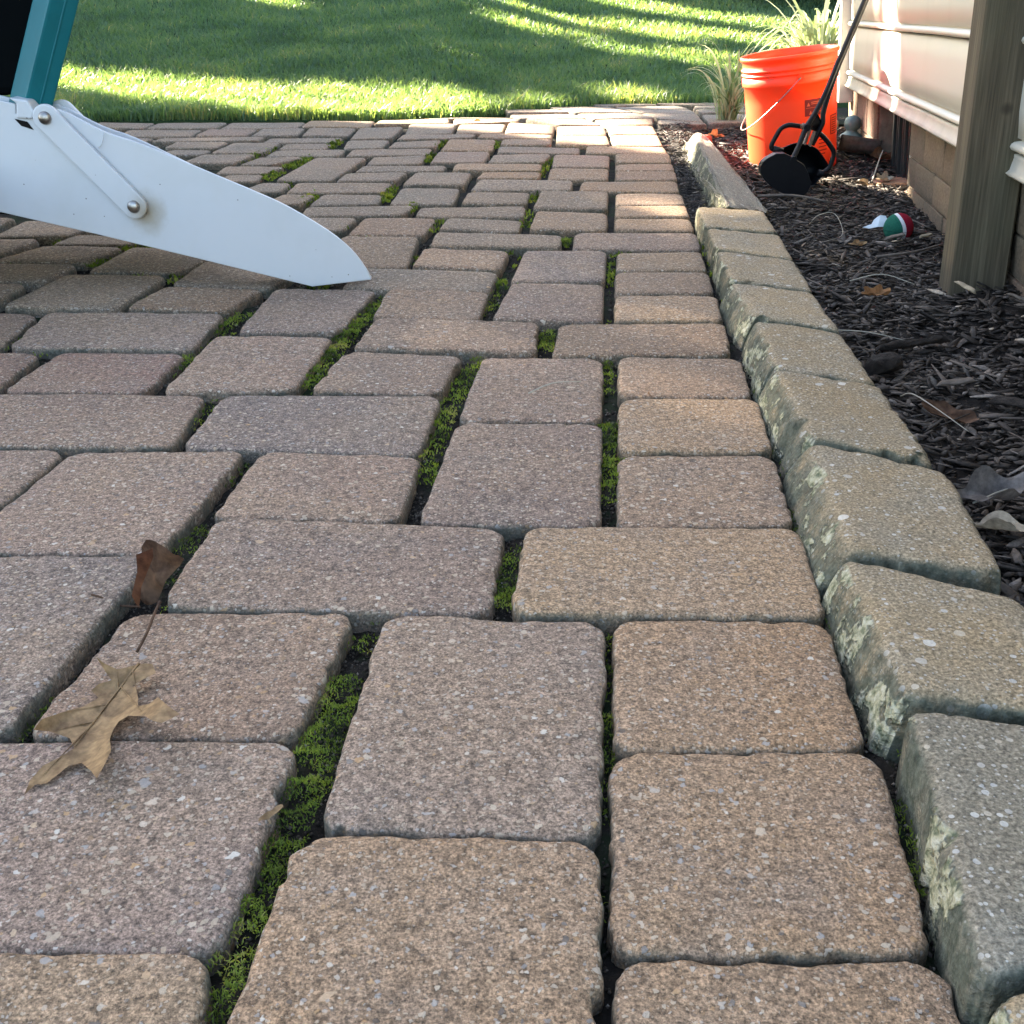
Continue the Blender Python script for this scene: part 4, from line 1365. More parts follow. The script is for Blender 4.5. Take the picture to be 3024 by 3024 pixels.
# free joint floor: points that lie on no paver
def free_points(n, x0, x1, y0, y1):
    q = np.stack([npr.uniform(x0, x1, n), npr.uniform(y0, y1, n)], 1)
    ok = np.ones(n, dtype=bool)
    for row in PAVERS:
        Q = np.array(row[1:]).reshape(4, 2)
        if Q[:, 1].min() > y1 or Q[:, 1].max() < y0:
            continue
        ins = np.ones(n, dtype=bool)
        for a_, b_ in zip(Q, np.roll(Q, -1, 0)):
            e_ = b_ - a_
            ins &= ((q[:, 0] - a_[0]) * e_[1] - (q[:, 1] - a_[1]) * e_[0]) > -0.0015 * np.hypot(*e_)
        ok &= ~ins
    ok &= q[:, 0] < 0.265 + 0.083 * (q[:, 1] - 0.35) - 0.02
    return q[ok]
FP = np.concatenate([free_points(120000, -0.55, 0.33, 0.36, 1.0), free_points(60000, -0.9, 0.40, 1.0, 2.2)])
for (px, py) in FP[::2]:
    pn = nz((px, py, 2), 9) + 0.5 * nz((px, py, 7), 30)
    if pn > 0.16 and rnd.random() < 0.8:
        for _ in range(2):
            qx, qy = px + rnd.gauss(0, 0.0012), py + rnd.gauss(0, 0.0012)
            roots.append((qx, qy, -0.013 + 0.005 * min(1, pn * 2)))
            rat.append(min(1, max(0, 0.35 + 0.9 * nz((qx, qy, 4), 24) + rnd.gauss(0, 0.16))))
# grit and crumbs lying in the joints
GP = FP[1::2]
n = len(GP)
sz = npr.uniform(0.0006, 0.0019, n) * np.where(GP[:, 1] > 1.0, 1.5, 1.0)
gc = np.stack([GP[:, 0], GP[:, 1], np.array([-0.0165 + 0.007 * nz((a_, b_, 0), 14) for a_, b_ in GP])], 1)
dirs = np.array([[1, 0, 0], [0, 1, 0], [-1, 0, 0], [0, -1, 0], [0, 0, 1], [0, 0, -1]], dtype=float)
Vg_ = (gc[:, None, :] + dirs[None] * sz[:, None, None] * npr.uniform(0.6, 1.3, (n, 6, 1))).reshape(-1, 3)
f8 = np.array([[0, 1, 4], [1, 2, 4], [2, 3, 4], [3, 0, 4], [1, 0, 5], [2, 1, 5], [3, 2, 5], [0, 3, 5]])
Fg_ = (np.arange(n)[:, None, None] * 6 + f8[None]).reshape(-1, 3)
grit = obj("joint_grit", np_mesh("joint_grit", Vg_, Fg_, np.repeat(np.clip(npr.beta(1.2, 2.6, n), 0, 1), 6)), M_GRIT)
grit["kind"] = "stuff"
tag(grit, "brown and grey grit lying in the joints between pavers", "grit")

P = np.array(roots)
far = P[:, 1]
Vm, Fm, Am = blades(P, None, np.where(far < 1.0, 0.0030, np.where(far < 1.8, 0.0045, 0.009)), np.where(far < 1.0, 0.0010, np.where(far < 1.8, 0.0016, 0.004)), 1.1, 0.3, np.array(rat))
moss = obj("moss", np_mesh("moss", Vm, Fm, Am), M_MOSS)
moss["kind"] = "stuff"
tag(moss, "bright green moss growing in the joints between the pavers", "moss")

# ------------------------------------------------------------------ mulch bed
def bed_h(x, y):
    h = -0.052 + 0.010 * nz((x, y, 0), 6) + 0.006 * nz((x, y, 0), 19)
    h += 0.035 * math.exp(-((x - 0.86) ** 2 + (y - 1.80) ** 2) / 0.016)      # heaped against the post
    h += 0.026 * min(1.0, max(0.0, (y - 3.2) / 0.7))
    h += 0.020 * math.exp(-((x - 1.02) ** 2 + (y - 3.55) ** 2) / 0.02)
    return h

V, F = [], []
NXb, NYb = 70, 130
for j in range(NYb + 1):
    y = 0.15 + (4.42 - 0.15) * j / NYb
    x0 = kerb_x(y) - (0.0 if y < 2.35 else 0.06) if y < 4.1 else kerb_x(4.1) - 0.06 + (y - 4.1) * 0.9
    for i in range(NXb + 1):
        x = x0 + (2.6 - x0) * (i / NXb) ** 1.3
        V.append((x, y, bed_h(x, y)))
for j in range(NYb):
    for i in range(NXb):
        a = j * (NXb + 1) + i
        F.append((a, a + 1, a + NXb + 2, a + NXb + 1))
bed = obj("mulch_bed", mesh_from("mulch_bed", V, F, True), M_BED)
bed["kind"] = "structure"

def chips(n, region, lmin, lmax, wmin, wmax, zoff):
    """flat splinters lying about; 8 verts and 6 quads each"""
    Vs, Fs, As = [], [], []
    k = 0
    while k < n:
        x, y = region()
        if x is None:
            continue
        L = rnd.uniform(lmin, lmax) * (0.5 + rnd.random() ** 2)
        W = rnd.uniform(wmin, wmax)
        T = W * rnd.uniform(0.10, 0.32)
        az = rnd.gauss(0.25, 0.9)
        t = Vector((math.cos(az), math.sin(az), rnd.gauss(0, 0.22))).normalized()
        s = t.cross(Vector((rnd.gauss(0, 0.35), rnd.gauss(0, 0.35), 1))).normalized()
        u = s.cross(t)
        c = Vector((x, y, bed_h(x, y) + zoff + rnd.random() * 0.012))
        bow = rnd.gauss(0, 0.06) * L
        rb = len(Vs)
        for (a, ta) in ((-0.5, rnd.uniform(0.2, 0.8)), (0.0, 1.0), (0.5, rnd.uniform(0.1, 0.7))):
            p = c + t * (a * L) + u * (bow * (0.25 - a * a)) 
            for (sy, sz) in ((-1, 0), (1, 0), (0.6, 1), (-0.6, 1)):
                Vs.append(p + s * (sy * W * 0.5 * ta) + u * (sz * T * ta))
        for g in (0, 4):
            for e in range(4):
                Fs.append((rb + g + e, rb + g + (e + 1) % 4, rb + g + 4 + (e + 1) % 4, rb + g + 4 + e))
        Fs.append((rb + 3, rb + 2, rb + 1, rb)); Fs.append((rb + 8, rb + 9, rb + 10, rb + 11))
        v = min(0.93, max(0.0, rnd.gauss(0.45, 0.22)))
        if rnd.random() < 0.02:
            v = rnd.uniform(0.93, 1.0)
        if rnd.random() < 0.08:
            v = rnd.uniform(0.75, 0.93)
        As += [v] * 12
        k += 1
    return Vs, Fs, As

WALL_B = Vector((0.955, 2.513, -0.05))
WALL_D = Vector((0.15706, 0.98759, 0.0))
def wall_x(y):
    return WALL_B.x + (y - WALL_B.y) * WALL_D.x / WALL_D.y

def reg_bed():
    # denser towards the camera
    y = 0.75 + (4.25 - 0.75) * rnd.random() ** 1.35
    x = rnd.uniform(kerb_x(y) + 0.005, max(wall_x(y) + 0.06, 0.95))
    if y < 2.35 and x < kerb_x(y) + 0.10:
        return None, None
    if y > 4.16 and x < kerb_x(y) + 0.03:
        return None, None
    return x, y
Vs, Fs, As = chips(22000, reg_bed, 0.010, 0.036, 0.0035, 0.0115, -0.005)
V2, F2, A2 = chips(700, reg_bed, 0.04, 0.07, 0.005, 0.013, 0.000)
Fs += [tuple(i + len(Vs) for i in f) for f in F2]
Vs += V2; As += A2
mulch = obj("mulch", np_mesh("mulch", np.array([tuple(v) for v in Vs]), np.array(Fs), np.array(As)), M_MULCH)
mulch["kind"] = "stuff"
tag(mulch, "dark shredded bark mulch covering the bed between kerb and house", "mulch")
# a few splinters that slipped into the gap along the kerb
def reg_gap():
    y = rnd.uniform(0.5, 2.3) if rnd.random() < 0.3 else rnd.uniform(2.3, 4.1)
    if y > 2.3:
        return kerb_x(y) - 0.062 + rnd.random() * 0.11, y
    return kerb_x(y) - 0.052 + rnd.random() * 0.018, y
Vs, Fs, As = chips(2600, reg_gap, 0.012, 0.04, 0.002, 0.006, 0.020)
gapm = obj("mulch_litter", np_mesh("mulch_litter", np.array([tuple(v) for v in Vs]), np.array(Fs), np.array(As)), M_MULCH)
gapm["kind"] = "stuff"
tag(gapm, "bark splinters lodged in the gap between pavers and kerb", "mulch")

# ------------------------------------------------------------------ lawn
V, F = [], []
xs = sorted(set([-24 + i * 1.5 for i in range(33)] + [-4 + i * 0.12 for i in range(72)]))
fr = [0, .004, .02, .05, .1, .16, .24, .34, .46, .6, .8, 1.0, 1.3, 1.7, 2.2, 2.8, 3.5, 4.3, 5.3, 7, 10, 14, 20, 28, 36]
for f_ in fr:
    for x in xs:
        y = lawn_front(x) + f_
        z = ground_h(x, y) - 0.012 + (0.012 * nz((x, y, 0), 3.0) if f_ > 0 else -0.06)
        V.append((x, y, z))
n = len(xs)
for j in range(len(fr) - 1):
    for i in range(n - 1):
        a = j * n + i
        F.append((a, a + 1, a + n + 1, a + n))
mL = NT("lawn_soil")
co = mL.coords('Object')
mL.bsdf(mL.ramp(mL.noise(co, 9.0, 5.0, 0.7), [(0.35, (0.016, 0.034, 0.012, 1)), (0.6, (0.03, 0.05, 0.018, 1)), (0.8, (0.07, 0.055, 0.03, 1))]), 0.95, mL.bump(mL.noise(co, 80.0, 4.0), 0.8, 0.01), 0.1)
lawn = obj("lawn", mesh_from("lawn", V, F, True), mL.m)
lawn["kind"] = "structure"

NB = 210000
y = 4.2 + 3.6 * npr.random(NB) ** 1.45
x = npr.uniform(-0.50, 0.50, NB) * (y + 0.4)
fx = np.interp(x, FRONT_X, FRONT_Y)
keep = (y > fx + 0.005) & ~((x > 0.5) & (y < 5.0) & (x > 0.215 * y + 0.16))
# bare patch by the patio edge
bare = np.exp(-(((x + 1.42) / 0.09) ** 2 + ((y - 4.42) / 0.05) ** 2))
keep &= npr.random(NB) > bare * 0.9
x, y, fx = x[keep], y[keep], fx[keep]
z = 0.125 * np.clip(y - fx, 0, 4.5) - 0.012
edge = np.clip(1.0 - (y - fx) / 0.55, 0, 1)
pn = np.array([noise.noise(Vector((a * 3.0, b * 3.0, 0.0))) for a, b in zip(x, y)])
Lg = 0.038 + 0.030 * edge * (0.5 + 0.8 * np.clip(pn + 0.4, 0, 1)) + 0.008 * pn
Vg, Fg, Ag = blades(np.stack([x, y, z], 1), None, Lg, np.where(y < 5.2, 0.0042, 0.0058), 0.85, 0.35,
                    np.clip(0.42 + 0.5 * pn + npr.normal(0, 0.17, len(x)) + 0.12 * edge, 0, 1))
grass = obj("grass", np_mesh("grass", Vg, Fg, Ag), M_GRASS)
grass["kind"] = "stuff"
tag(grass, "uneven green lawn grass beyond the patio", "grass")
# ------------------------------------------------------------------ the house
LEAN = R(4.8)
UP = Vector((-math.sin(LEAN), 0, math.cos(LEAN)))
WD = (WALL_D - UP * 0.019).normalized()          # along the wall, away from the camera
WN = WD.cross(UP).normalized()
if WN.x > 0:
    WN = -WN                                     # out of the wall, towards the patio
WU = WN.cross(WD).normalized()
if WU.z < 0:
    WU = -WU
def wp(a, b, o=0.0):
    return WALL_B + WD * a + WU * b + WN * o

house = thing("house", "cream vinyl sided house wall on a rough brown brick foundation", "house", wp(0, 0, 0))
HINV = Matrix.Translation(-house.location)
def hobj(name, bm, mat, parent=house):
    bmesh.ops.recalc_face_normals(bm, faces=bm.faces)
    bm.transform(HINV)
    return obj(name, bm, mat, parent)

def wbox(bm, a0, a1, b0, b1, o0, o1, bev=0.0):
    return box_bm(bm, wp(a0, b0, o0), WD * (a1 - a0), WN * (o1 - o0), WU * (b1 - b0), bev)

A0, A1 = -2.4, 1.66
def extrude_profile(bm, prof, a0, a1):
    """closed profile of (b, out) pulled along the wall, slightly wavy like real vinyl"""
    N = 24
    rows = []
    for i in range(N + 1):
        a = a0 + (a1 - a0) * i / N
        rows.append([bm.verts.new(wp(a, b + 0.0012 * nz((a, b, 0), 3.0), o + 0.0016 * nz((a * 2, b * 5, 1), 3.0))) for b, o in prof])
    m = len(prof)
    for r0, r1 in zip(rows, rows[1:]):
        for k in range(m):
            f = bm.faces.new((r0[k], r0[(k + 1) % m], r1[(k + 1) % m], r1[k]))
            f.smooth = True
    bm.faces.new(rows[0]); bm.faces.new(rows[-1][::-1])

# starter strip
bm = bmesh.new()
extrude_profile(bm, [(0.203, 0.004), (0.203, 0.024), (0.209, 0.030), (0.214, 0.024), (0.232, 0.019), (0.238, 0.019), (0.238, 0.004)], A0, A1)
hobj("starter_strip", bm, M_TRIM)
STEP = 0.158
for k in range(13):
    b = 0.243 + k * STEP
    bm = bmesh.new()
    prof = [(b, 0.006), (b, 0.020), (b + 0.002, 0.0245), (b + 0.0065, 0.0272), (b + 0.011, 0.0255), (b + 0.0140, 0.021), (b + 0.0150, 0.010),
            (b + 0.0180, 0.009), (b + 0.0195, 0.0165), (b + 0.06, 0.0185), (b + 0.11, 0.0165), (b + 0.150, 0.013), (b + STEP - 0.004, 0.009), (b + STEP - 0.004, 0.004)]
    extrude_profile(bm, prof, A0, A1)
    hobj("siding_board", bm, M_SIDING)
# sheathing behind the boards, and the corner post
bm = bmesh.new(); wbox(bm, A0, 1.70, 0.196, 2.35, -0.10, 0.003)
hobj("sheathing", bm, M_VOID)
bm = bmesh.new(); wbox(bm, 1.665, 1.735, 0.150, 2.35, -0.05, 0.048, 0.004)
hobj("corner_trim", bm, M_TRIM)
# foundation bricks: three courses on mortar, a pier at the corner, a vent between
bm = bmesh.new(); wbox(bm, A0, 0.425, -0.10, 0.195, -0.12, -0.006)
hobj("mortar", bm, M_MORTAR)
bm = bmesh.new(); wbox(bm, 1.02, 1.78, -0.10, 0.195, -0.12, -0.006)
hobj("mortar", bm, M_MORTAR)
BC = [(0.155, 0.118, 0.078), (0.175, 0.13, 0.085), (0.135, 0.108, 0.075), (0.19, 0.125, 0.085)]
def brick(a0, a1, b0, b1, o1=0.0, o0=-0.09, col=None):
    c = wp((a0 + a1) / 2, (b0 + b1) / 2, o1)
    pts = [wp(a, b, o) for a in (a0, a1) for b in (b0, b1) for o in (o0, o1 + rnd.gauss(0, 0.0012))]
    o = hull_rock("brick", pts, 2, 0.0014, 60, M_BRICK, 0.003)
    o.location = o.location - house.location
    o.parent = house
    cc = col or rnd.choice(BC)
    j = 1 + rnd.gauss(0, 0.08)
    o.color = (cc[0] * j, cc[1] * j, cc[2] * j, 1)
    return o
G = 0.0045
for (b0, b1, off) in ((-0.072, -0.038, 0.1), (-0.034, 0.033, 0.0), (0.038, 0.105, 0.13), (0.110, 0.195, 0.03)):
    a = 0.43
    first = True
    while a > A0:
        L = (0.235 - off if first else 0.235)
        first = False
        brick(max(a - L, A0), a - G, b0, b1)
        a -= L + 0.003
PC = [(0.20, 0.135, 0.095), (0.215, 0.13, 0.10), (0.18, 0.125, 0.085)]
for (b0, b1, cuts) in ((-0.08, -0.002, (1.02, 1.26, 1.53, 1.78)), (0.003, 0.078, (1.02, 1.15, 1.40, 1.66, 1.78)), (0.083, 0.195, (1.02, 1.27, 1.52, 1.78))):
    for a, b in zip(cuts, cuts[1:]):
        brick(a + 0.003, b - 0.003, b0, b1, col=rnd.choice(PC))
# vent: dark opening with upright bars
bm = bmesh.new(); wbox(bm, 0.425, 1.02, -0.10, 0.195, -0.14, -0.115)
vent = hobj("crawlspace_vent", bm, M_VOID)
for k in range(13):
    a = 0.455 + k * 0.034
    bm = bmesh.new(); wbox(bm, a, a + (0.013 if k in (1, 3, 4) else 0.017), -0.05, 0.195, -0.075, -0.03 if k % 3 else -0.024, 0.002)
    hobj("vent_bar", bm, M_VENTW if k in (1, 3, 4) else M_VENT, vent)
# broken brick sill under the vent
LC = (0.36, 0.19, 0.11)
brick(0.46, 0.56, -0.04, 0.006, 0.045, -0.05, LC)
brick(0.57, 0.68, -0.05, 0.022, 0.055, -0.05, LC)
brick(0.69, 0.82, -0.05, 0.012, 0.040, -0.05, LC)

# ------------------------------------------------------------------ deck post
pc = Vector((0.748, 1.866, -0.05))
ex = Vector((math.cos(R(9.04)), -math.sin(R(9.04)), 0)); ey = Vector((math.sin(R(9.04)), math.cos(R(9.04)), 0))
bm = bmesh.new()
wq = 0.0905
N = 40
rings = []
for i in range(N + 1):
    h = -0.12 + 2.6 * i / N
    r = []
    for (u, v) in ((0.003, 0), (wq - 0.003, 0), (wq, 0.003), (wq, wq - 0.003), (wq - 0.003, wq), (0.003, wq), (0, wq - 0.003), (0, 0.003)):
        r.append(bm.verts.new(Vector((u + 0.0006 * nz((u, v, h), 9), v + 0.0006 * nz((v, u, h), 9), h))))
    rings.append(r)
for a, b in zip(rings, rings[1:]):
    for k in range(8):
        bm.faces.new((a[k], a[(k + 1) % 8], b[(k + 1) % 8], b[k]))
bm.faces.new(rings[-1]); bm.faces.new(rings[0][::-1])
post = obj("wood_post", bm, M_WOOD)
ez = (UP - ex * UP.dot(ex) * 0).normalized()
post.matrix_world = Matrix((( ex.x, ey.x, ez.x, pc.x), (ex.y, ey.y, ez.y, pc.y), (ex.z, ey.z, ez.z, pc.z), (0, 0, 0, 1)))
tag(post, "square weathered wood post standing in the mulch in front of the house", "post")

# ------------------------------------------------------------------ bucket
def lathe_bm(bm, prof, seg=72, close=False):
    rings = []
    for r, z in prof:
        rings.append([bm.verts.new((r * math.cos(2 * math.pi * k / seg), r * math.sin(2 * math.pi * k / seg), z)) for k in range(seg)])
    pr = list(zip(rings, rings[1:]))
    if close:
        pr.append((rings[-1], rings[0]))
    for a, b in pr:
        for k in range(seg):
            f = bm.faces.new((a[k], a[(k + 1) % seg], b[(k + 1) % seg], b[k]))
            f.smooth = True
    return rings
BB = Vector((0.848, 3.461, -0.056))
axis = Vector((-0.135, 0.0, 0.99)).normalized()
bucket = thing("bucket", "bright orange plastic bucket with wire handle standing in the mulch by the house", "bucket", BB, Vector((0, 0, 1)).rotation_difference(axis))
RB, RT, HB = 0.1265, 0.1395, 0.332
def rb(z):
    return RB + (RT - 0.005 - RB) * z / HB
prof = [(rb(0) - 0.004, 0.0), (rb(0), 0.004)] + [(rb(z), z) for z in (0.05, 0.10, 0.15, 0.20, 0.247)]
prof += [(rb(0.248) + 0.0045, 0.2485), (rb(0.25) + 0.005, 0.252), (rb(0.268) + 0.0045, 0.270), (rb(0.272) + 0.0005, 0.2715), (rb(0.275) + 0.0005, 0.2755),
         (rb(0.278) + 0.005, 0.277), (rb(0.280) + 0.005, 0.281), (rb(0.282), 0.2825), (rb(0.288), 0.288), (rb(0.29) + 0.005, 0.2895), (rb(0.294) + 0.005, 0.2935), (rb(0.296) + 0.0005, 0.2955),
         (rb(0.31) + 0.0005, 0.316), (rb(0.32) + 0.0055, 0.318), (rb(0.33) + 0.0062, 0.322), (rb(0.33) + 0.0055, 0.3275), (rb(0.33) + 0.003, 0.329), (rb(0.33) - 0.001, 0.327)]
prof += [(rb(z) - 0.0035, z) for z in (0.31, 0.25, 0.15, 0.05, 0.006)]
bm = bmesh.new()
rings = lathe_bm(bm, prof, 96)
bm.faces.new(rings[-1])
bm.faces.new(rings[0][::-1])
obj("bucket_body", bm, M_BUCKET, bucket)
def bpt(ang, z, off=0.0):
    """point on the bucket side: ang measured from the camera-facing side towards +X"""
    r = rb(z) + off
    return Vector((r * math.sin(ang), -r * math.cos(ang), z))
ea = R(-1.0)
e_dir = Vector((math.sin(ea), -math.cos(ea), 0)); l_dir = Vector((-math.cos(ea), -math.sin(ea), 0))
zc = 0.268
for sgn in (1, -1):
    bm = bmesh.new()
    tube_bm(bm, [e_dir * sgn * (rb(zc) + 0.003) + Vector((0, 0, zc)), e_dir * sgn * (rb(zc) + 0.009) + Vector((0, 0, zc))], 0.009, 14)
    obj("bail_ear", bm, M_BUCKET, bucket)
pts = []
for i in range(49):
    t = math.pi * i / 48
    d = (l_dir * 0.80 - Vector((0, 0, 0.75)))
    pts.append(Vector((0, 0, zc)) + e_dir * ((rb(zc) + 0.011) * math.cos(t)) + d * (0.183 * (math.sin(t) ** 1.12)))
bm = bmesh.new()
tube_bm(bm, pts, 0.0015, 8)
obj("bail", bm, M_WIRE, bucket)
def label_patch(name, a0, a1, z0, z1, off, mat, parent, n=8):
    vs, fs = [], []
    for i in range(n + 1):
        for z in (z0, z1):
            vs.append(bpt(a0 + (a1 - a0) * i / n, z, off))
    for i in range(n):
        fs.append((2 * i, 2 * i + 2, 2 * i + 3, 2 * i + 1))
    return obj(name, mesh_from(name, vs, fs, True), mat, parent)
def a_of(px):      # horizontal position across the front (0 left edge .. 1 right edge) to angle
    return math.asin(max(-1, min(1, px * 2 - 1))) - R(13.8)
wl1 = label_patch("warning_label", a_of(0.655), a_of(0.86), 0.160, 0.205, 0.0006, M_LABEL, bucket)
def label_tri(ac, zc_, s, parent):
    vs = [bpt(ac - s / 0.13, zc_ - s, 0.0011), bpt(ac + s / 0.13, zc_ - s, 0.0011), bpt(ac, zc_ + s, 0.0011)]
    return obj("warning_triangle", mesh_from("warning_triangle", vs, [(0, 1, 2)]), M_LABELLINE, parent)
label_tri(a_of(0.693), 0.192, 0.0052, wl1)
label_tri(a_of(0.715), 0.169, 0.0052, wl1)
label_patch("label_rule", a_of(0.665), a_of(0.85), 0.1815, 0.1825, 0.0011, M_LABELLINE, wl1)
for z in (0.1955, 0.191):
    label_patch("label_text_line", a_of(0.72), a_of(0.80), z, z + 0.0022, 0.0011, M_LABELLINE, wl1)
for z in (0.173, 0.168):
    label_patch("label_text_line", a_of(0.75), a_of(0.82), z, z + 0.002, 0.0011, M_LABELLINE, wl1)
fr_ = label_patch("notice_print", a_of(0.925), a_of(0.985), 0.096, 0.150, 0.0006, M_LABEL, bucket)
label_patch("notice_field", a_of(0.931), a_of(0.981), 0.0985, 0.1475, 0.0011, M_BUCKET, fr_)
for k in range(7):
    label_patch("notice_line", a_of(0.936), a_of(0.977), 0.104 + k * 0.006, 0.1062 + k * 0.006, 0.0016, M_LABEL, fr_)
for k, (z, x1) in enumerate(((0.088, 0.89), (0.078, 0.885), (0.068, 0.88), (0.058, 0.886), (0.048, 0.87))):
    label_patch("printed_line", a_of(0.80), a_of(x1), z, z + 0.0026, 0.0006, M_LABEL, bucket)

# ------------------------------------------------------------------ jaw scoop
scoop = thing("jaw_scoop", "black long handled jaw scoop leaning in front of the orange bucket", "scoop", D['sc_front'][0])
SINV = Matrix.Translation(-scoop.location)
def sobj(name, bm, mat=M_BLACK, parent=scoop):
    bmesh.ops.recalc_face_normals(bm, faces=bm.faces)
    bm.transform(SINV)
    return obj(name, bm, mat, parent)
def bowl(outline, depth, back, th, rim):
    """dished jaw: rim outline, bottom pushed by 'back' (vector) with thickness"""
    bm = bmesh.new()
    P = smooth_path([Vector(p) for p in outline] + [Vector(outline[0])], 4)[:-1]
    c = sum(P, Vector()) / len(P)
    lv = [(1.0, 0.0), (0.985, 0.12), (0.95, 0.45), (0.88, 0.78), (0.75, 0.95), (0.4, 1.0)]
    def ring(s, d, off):
        return [bm.verts.new(c + (p - c) * s + Vector(back) * (d * depth) + Vector(back).normalized() * off) for p in P]
    A = [ring(s, d, 0) for s, d in lv]
    B = [ring(s * (1 - th * 6), d, -th) for s, d in lv]
    for S in (A, B):
        for r0, r1 in zip(S, S[1:]):
            for k in range(len(P)):
                f = bm.faces.new((r0[k], r0[(k + 1) % len(P)], r1[(k + 1) % len(P)], r1[k])); f.smooth = True
        bm.faces.new(S[-1])
    for k in range(len(P)):
        bm.faces.new((A[0][k], A[0][(k + 1) % len(P)], B[0][(k + 1) % len(P)], B[0][k]))
    return bm
# front jaw: a flat faced plate with a shallow wall behind it
bm = bmesh.new()
P = [Vector(p) for p in D['sc_front']]
c = sum(P, Vector()) / len(P)
rr = []
for s, dy in ((0.02, 0.0), (0.985, 0.0), (1.0, 0.003), (1.0, 0.030), (0.985, 0.030), (0.98, 0.005), (0.02, 0.004)):
    rr.append([bm.verts.new(c + (p - c) * s + Vector((0, dy, 0))) for p in P])
for a, b in zip(rr, rr[1:]):
    for k in range(len(P)):
        bm.faces.new((a[k], a[(k + 1) % len(P)], b[(k + 1) % len(P)], b[k]))
bm.faces.new(rr[0]); bm.faces.new(rr[-1])
sobj("front_jaw", bm)
bm = bowl(D['sc_rear'], 0.10, (0.0, 1.0, -0.15), 0.003, 0.004)
sobj("rear_jaw", bm)
for key in ('sc_armL', 'sc_armR'):
    bm = bmesh.new()
    tube_bm(bm, smooth_path(D[key], 6), 0.0062, 8)
    sobj("curved_arm", bm)
for key in ('sc_bar1', 'sc_bar2'):
    pts = [Vector(p) for p in D[key]]
    if key == 'sc_bar1':
        d = (pts[-1] - pts[-3]).normalized()
    pts.append(pts[-1] + d * 0.62)
    bm = bmesh.new()
    tube_bm(bm, smooth_path(pts, 6), 0.0068 if key == 'sc_bar1' else 0.0066, 10)
    sobj("handle_bar", bm)
bm = bmesh.new()
tube_bm(bm, [pts[-1] - d * 0.10, pts[-1] + d * 0.02], 0.0125, 12)
sobj("grip", bm, M_BLACKPL)
sp = [Vector(p) for p in D['sc_spr']]
for a, b in ((sp[0], sp[1]), (sp[2], sp[3])):
    bm = bmesh.new()
    t = (b - a).normalized(); u = t.cross(Vector((0, 1, 0))).normalized(); v = t.cross(u)
    L = (b - a).length
    tube_bm(bm, [a + t * (L * i / 120) + (u * math.cos(i * 0.9) + v * math.sin(i * 0.9)) * 0.0042 for i in range(121)], 0.0010, 5)
    sobj("coil_spring", bm, M_STEEL)
# pivot plate and bolts
pv = Vector(D['sc_bar1'][2])
bm = bmesh.new()
tube_bm(bm, [pv + Vector((0.0, -0.010, 0.0)), pv + Vector((0.0, 0.03, 0.0))], 0.0085, 12)
sobj("pivot_bolt", bm)
bm = bmesh.new()
prism_bm(bm, [Vector(D['sc_bar1'][3]), pv, Vector(D['sc_armR'][1]), Vector(D['sc_bar2'][2])], (0, 0.004, 0))
sobj("pivot_plate", bm)
bm = bmesh.new()
tube_bm(bm, [Vector(D['sc_bar1'][0]) + Vector((0, -0.016, 0)), Vector(D['sc_bar1'][0]) + Vector((0, 0.01, 0))], 0.0085, 12)
sobj("jaw_bolt", bm)
for key in ('sc_armL', 'sc_armR'):
    e = Vector(D[key][0 if key == 'sc_armL' else -1])
    bm = bmesh.new()
    tube_bm(bm, [e + Vector((-0.012, 0, 0.002)), e + Vector((0.014, 0.0, -0.004))], 0.0082, 12)
    sobj("hinge_pin", bm)

# ------------------------------------------------------------------ folding frame (white feet, teal leg, black panel)
PY = 1.79
fo = Vector((-0.314, PY, 0.0))
M_WHITE = white_plastic_material(tuple(Vector(D['stain'][0]) - fo))
frame = thing("folding_frame", "white tapered plastic foot with a teal leg and black panel at the patio's left edge", "folding frame", fo)
FINV = Matrix.Translation(-fo)
def fobj(name, bm, mat, parent=frame, bev=0.0):
    bmesh.ops.recalc_face_normals(bm, faces=bm.faces)
    if bev:
        es = [e for e in bm.edges if len(e.link_faces) == 2 and e.calc_face_angle(0) > R(55)]
        bmesh.ops.bevel(bm, geom=es, offset=bev, segments=2, affect='EDGES', profile=0.5)
    bm.transform(FINV)
    return obj(name, bm, mat, parent)
pan = [Vector(p) for p in D['panel']]
# round the top curve a little by resampling, carry the panel on past the frame edge
top_i = [i for i in range(5, 17)]
ext = Vector((-0.42, 0, 0.0))
pl, pb = pan[0], pan[-1]
outline = [pl + Vector((-0.40, 0, 0.0))] + pan[:5] + smooth_path([pan[i] for i in top_i], 3) + pan[17:] + [pb + Vector((-0.40, 0, 0.085))]
bm = bmesh.new()
prism_bm(bm, outline, (0, 0.006, 0))
fobj("front_flange", bm, M_WHITE, frame, 0.0014)
bm = bmesh.new()
def back(p):
    k = 1 + 0.052 / PY                                # the far flange is cut a little higher at the pivot end only
    lift = 0.0075 * max(0.0, min(1.0, (-0.50 - p.x) / 0.10)) - 0.004 * max(0.0, min(1.0, (p.x + 0.50) / 0.08))
    return Vector((p.x * k, p.y + 0.052, max(0.001, 0.4455 + (p.z - 0.4455) * k + lift)))
prism_bm(bm, [back(p) for p in outline], (0, 0.006, 0))
fobj("back_flange", bm, M_WHITE, frame, 0.0014)
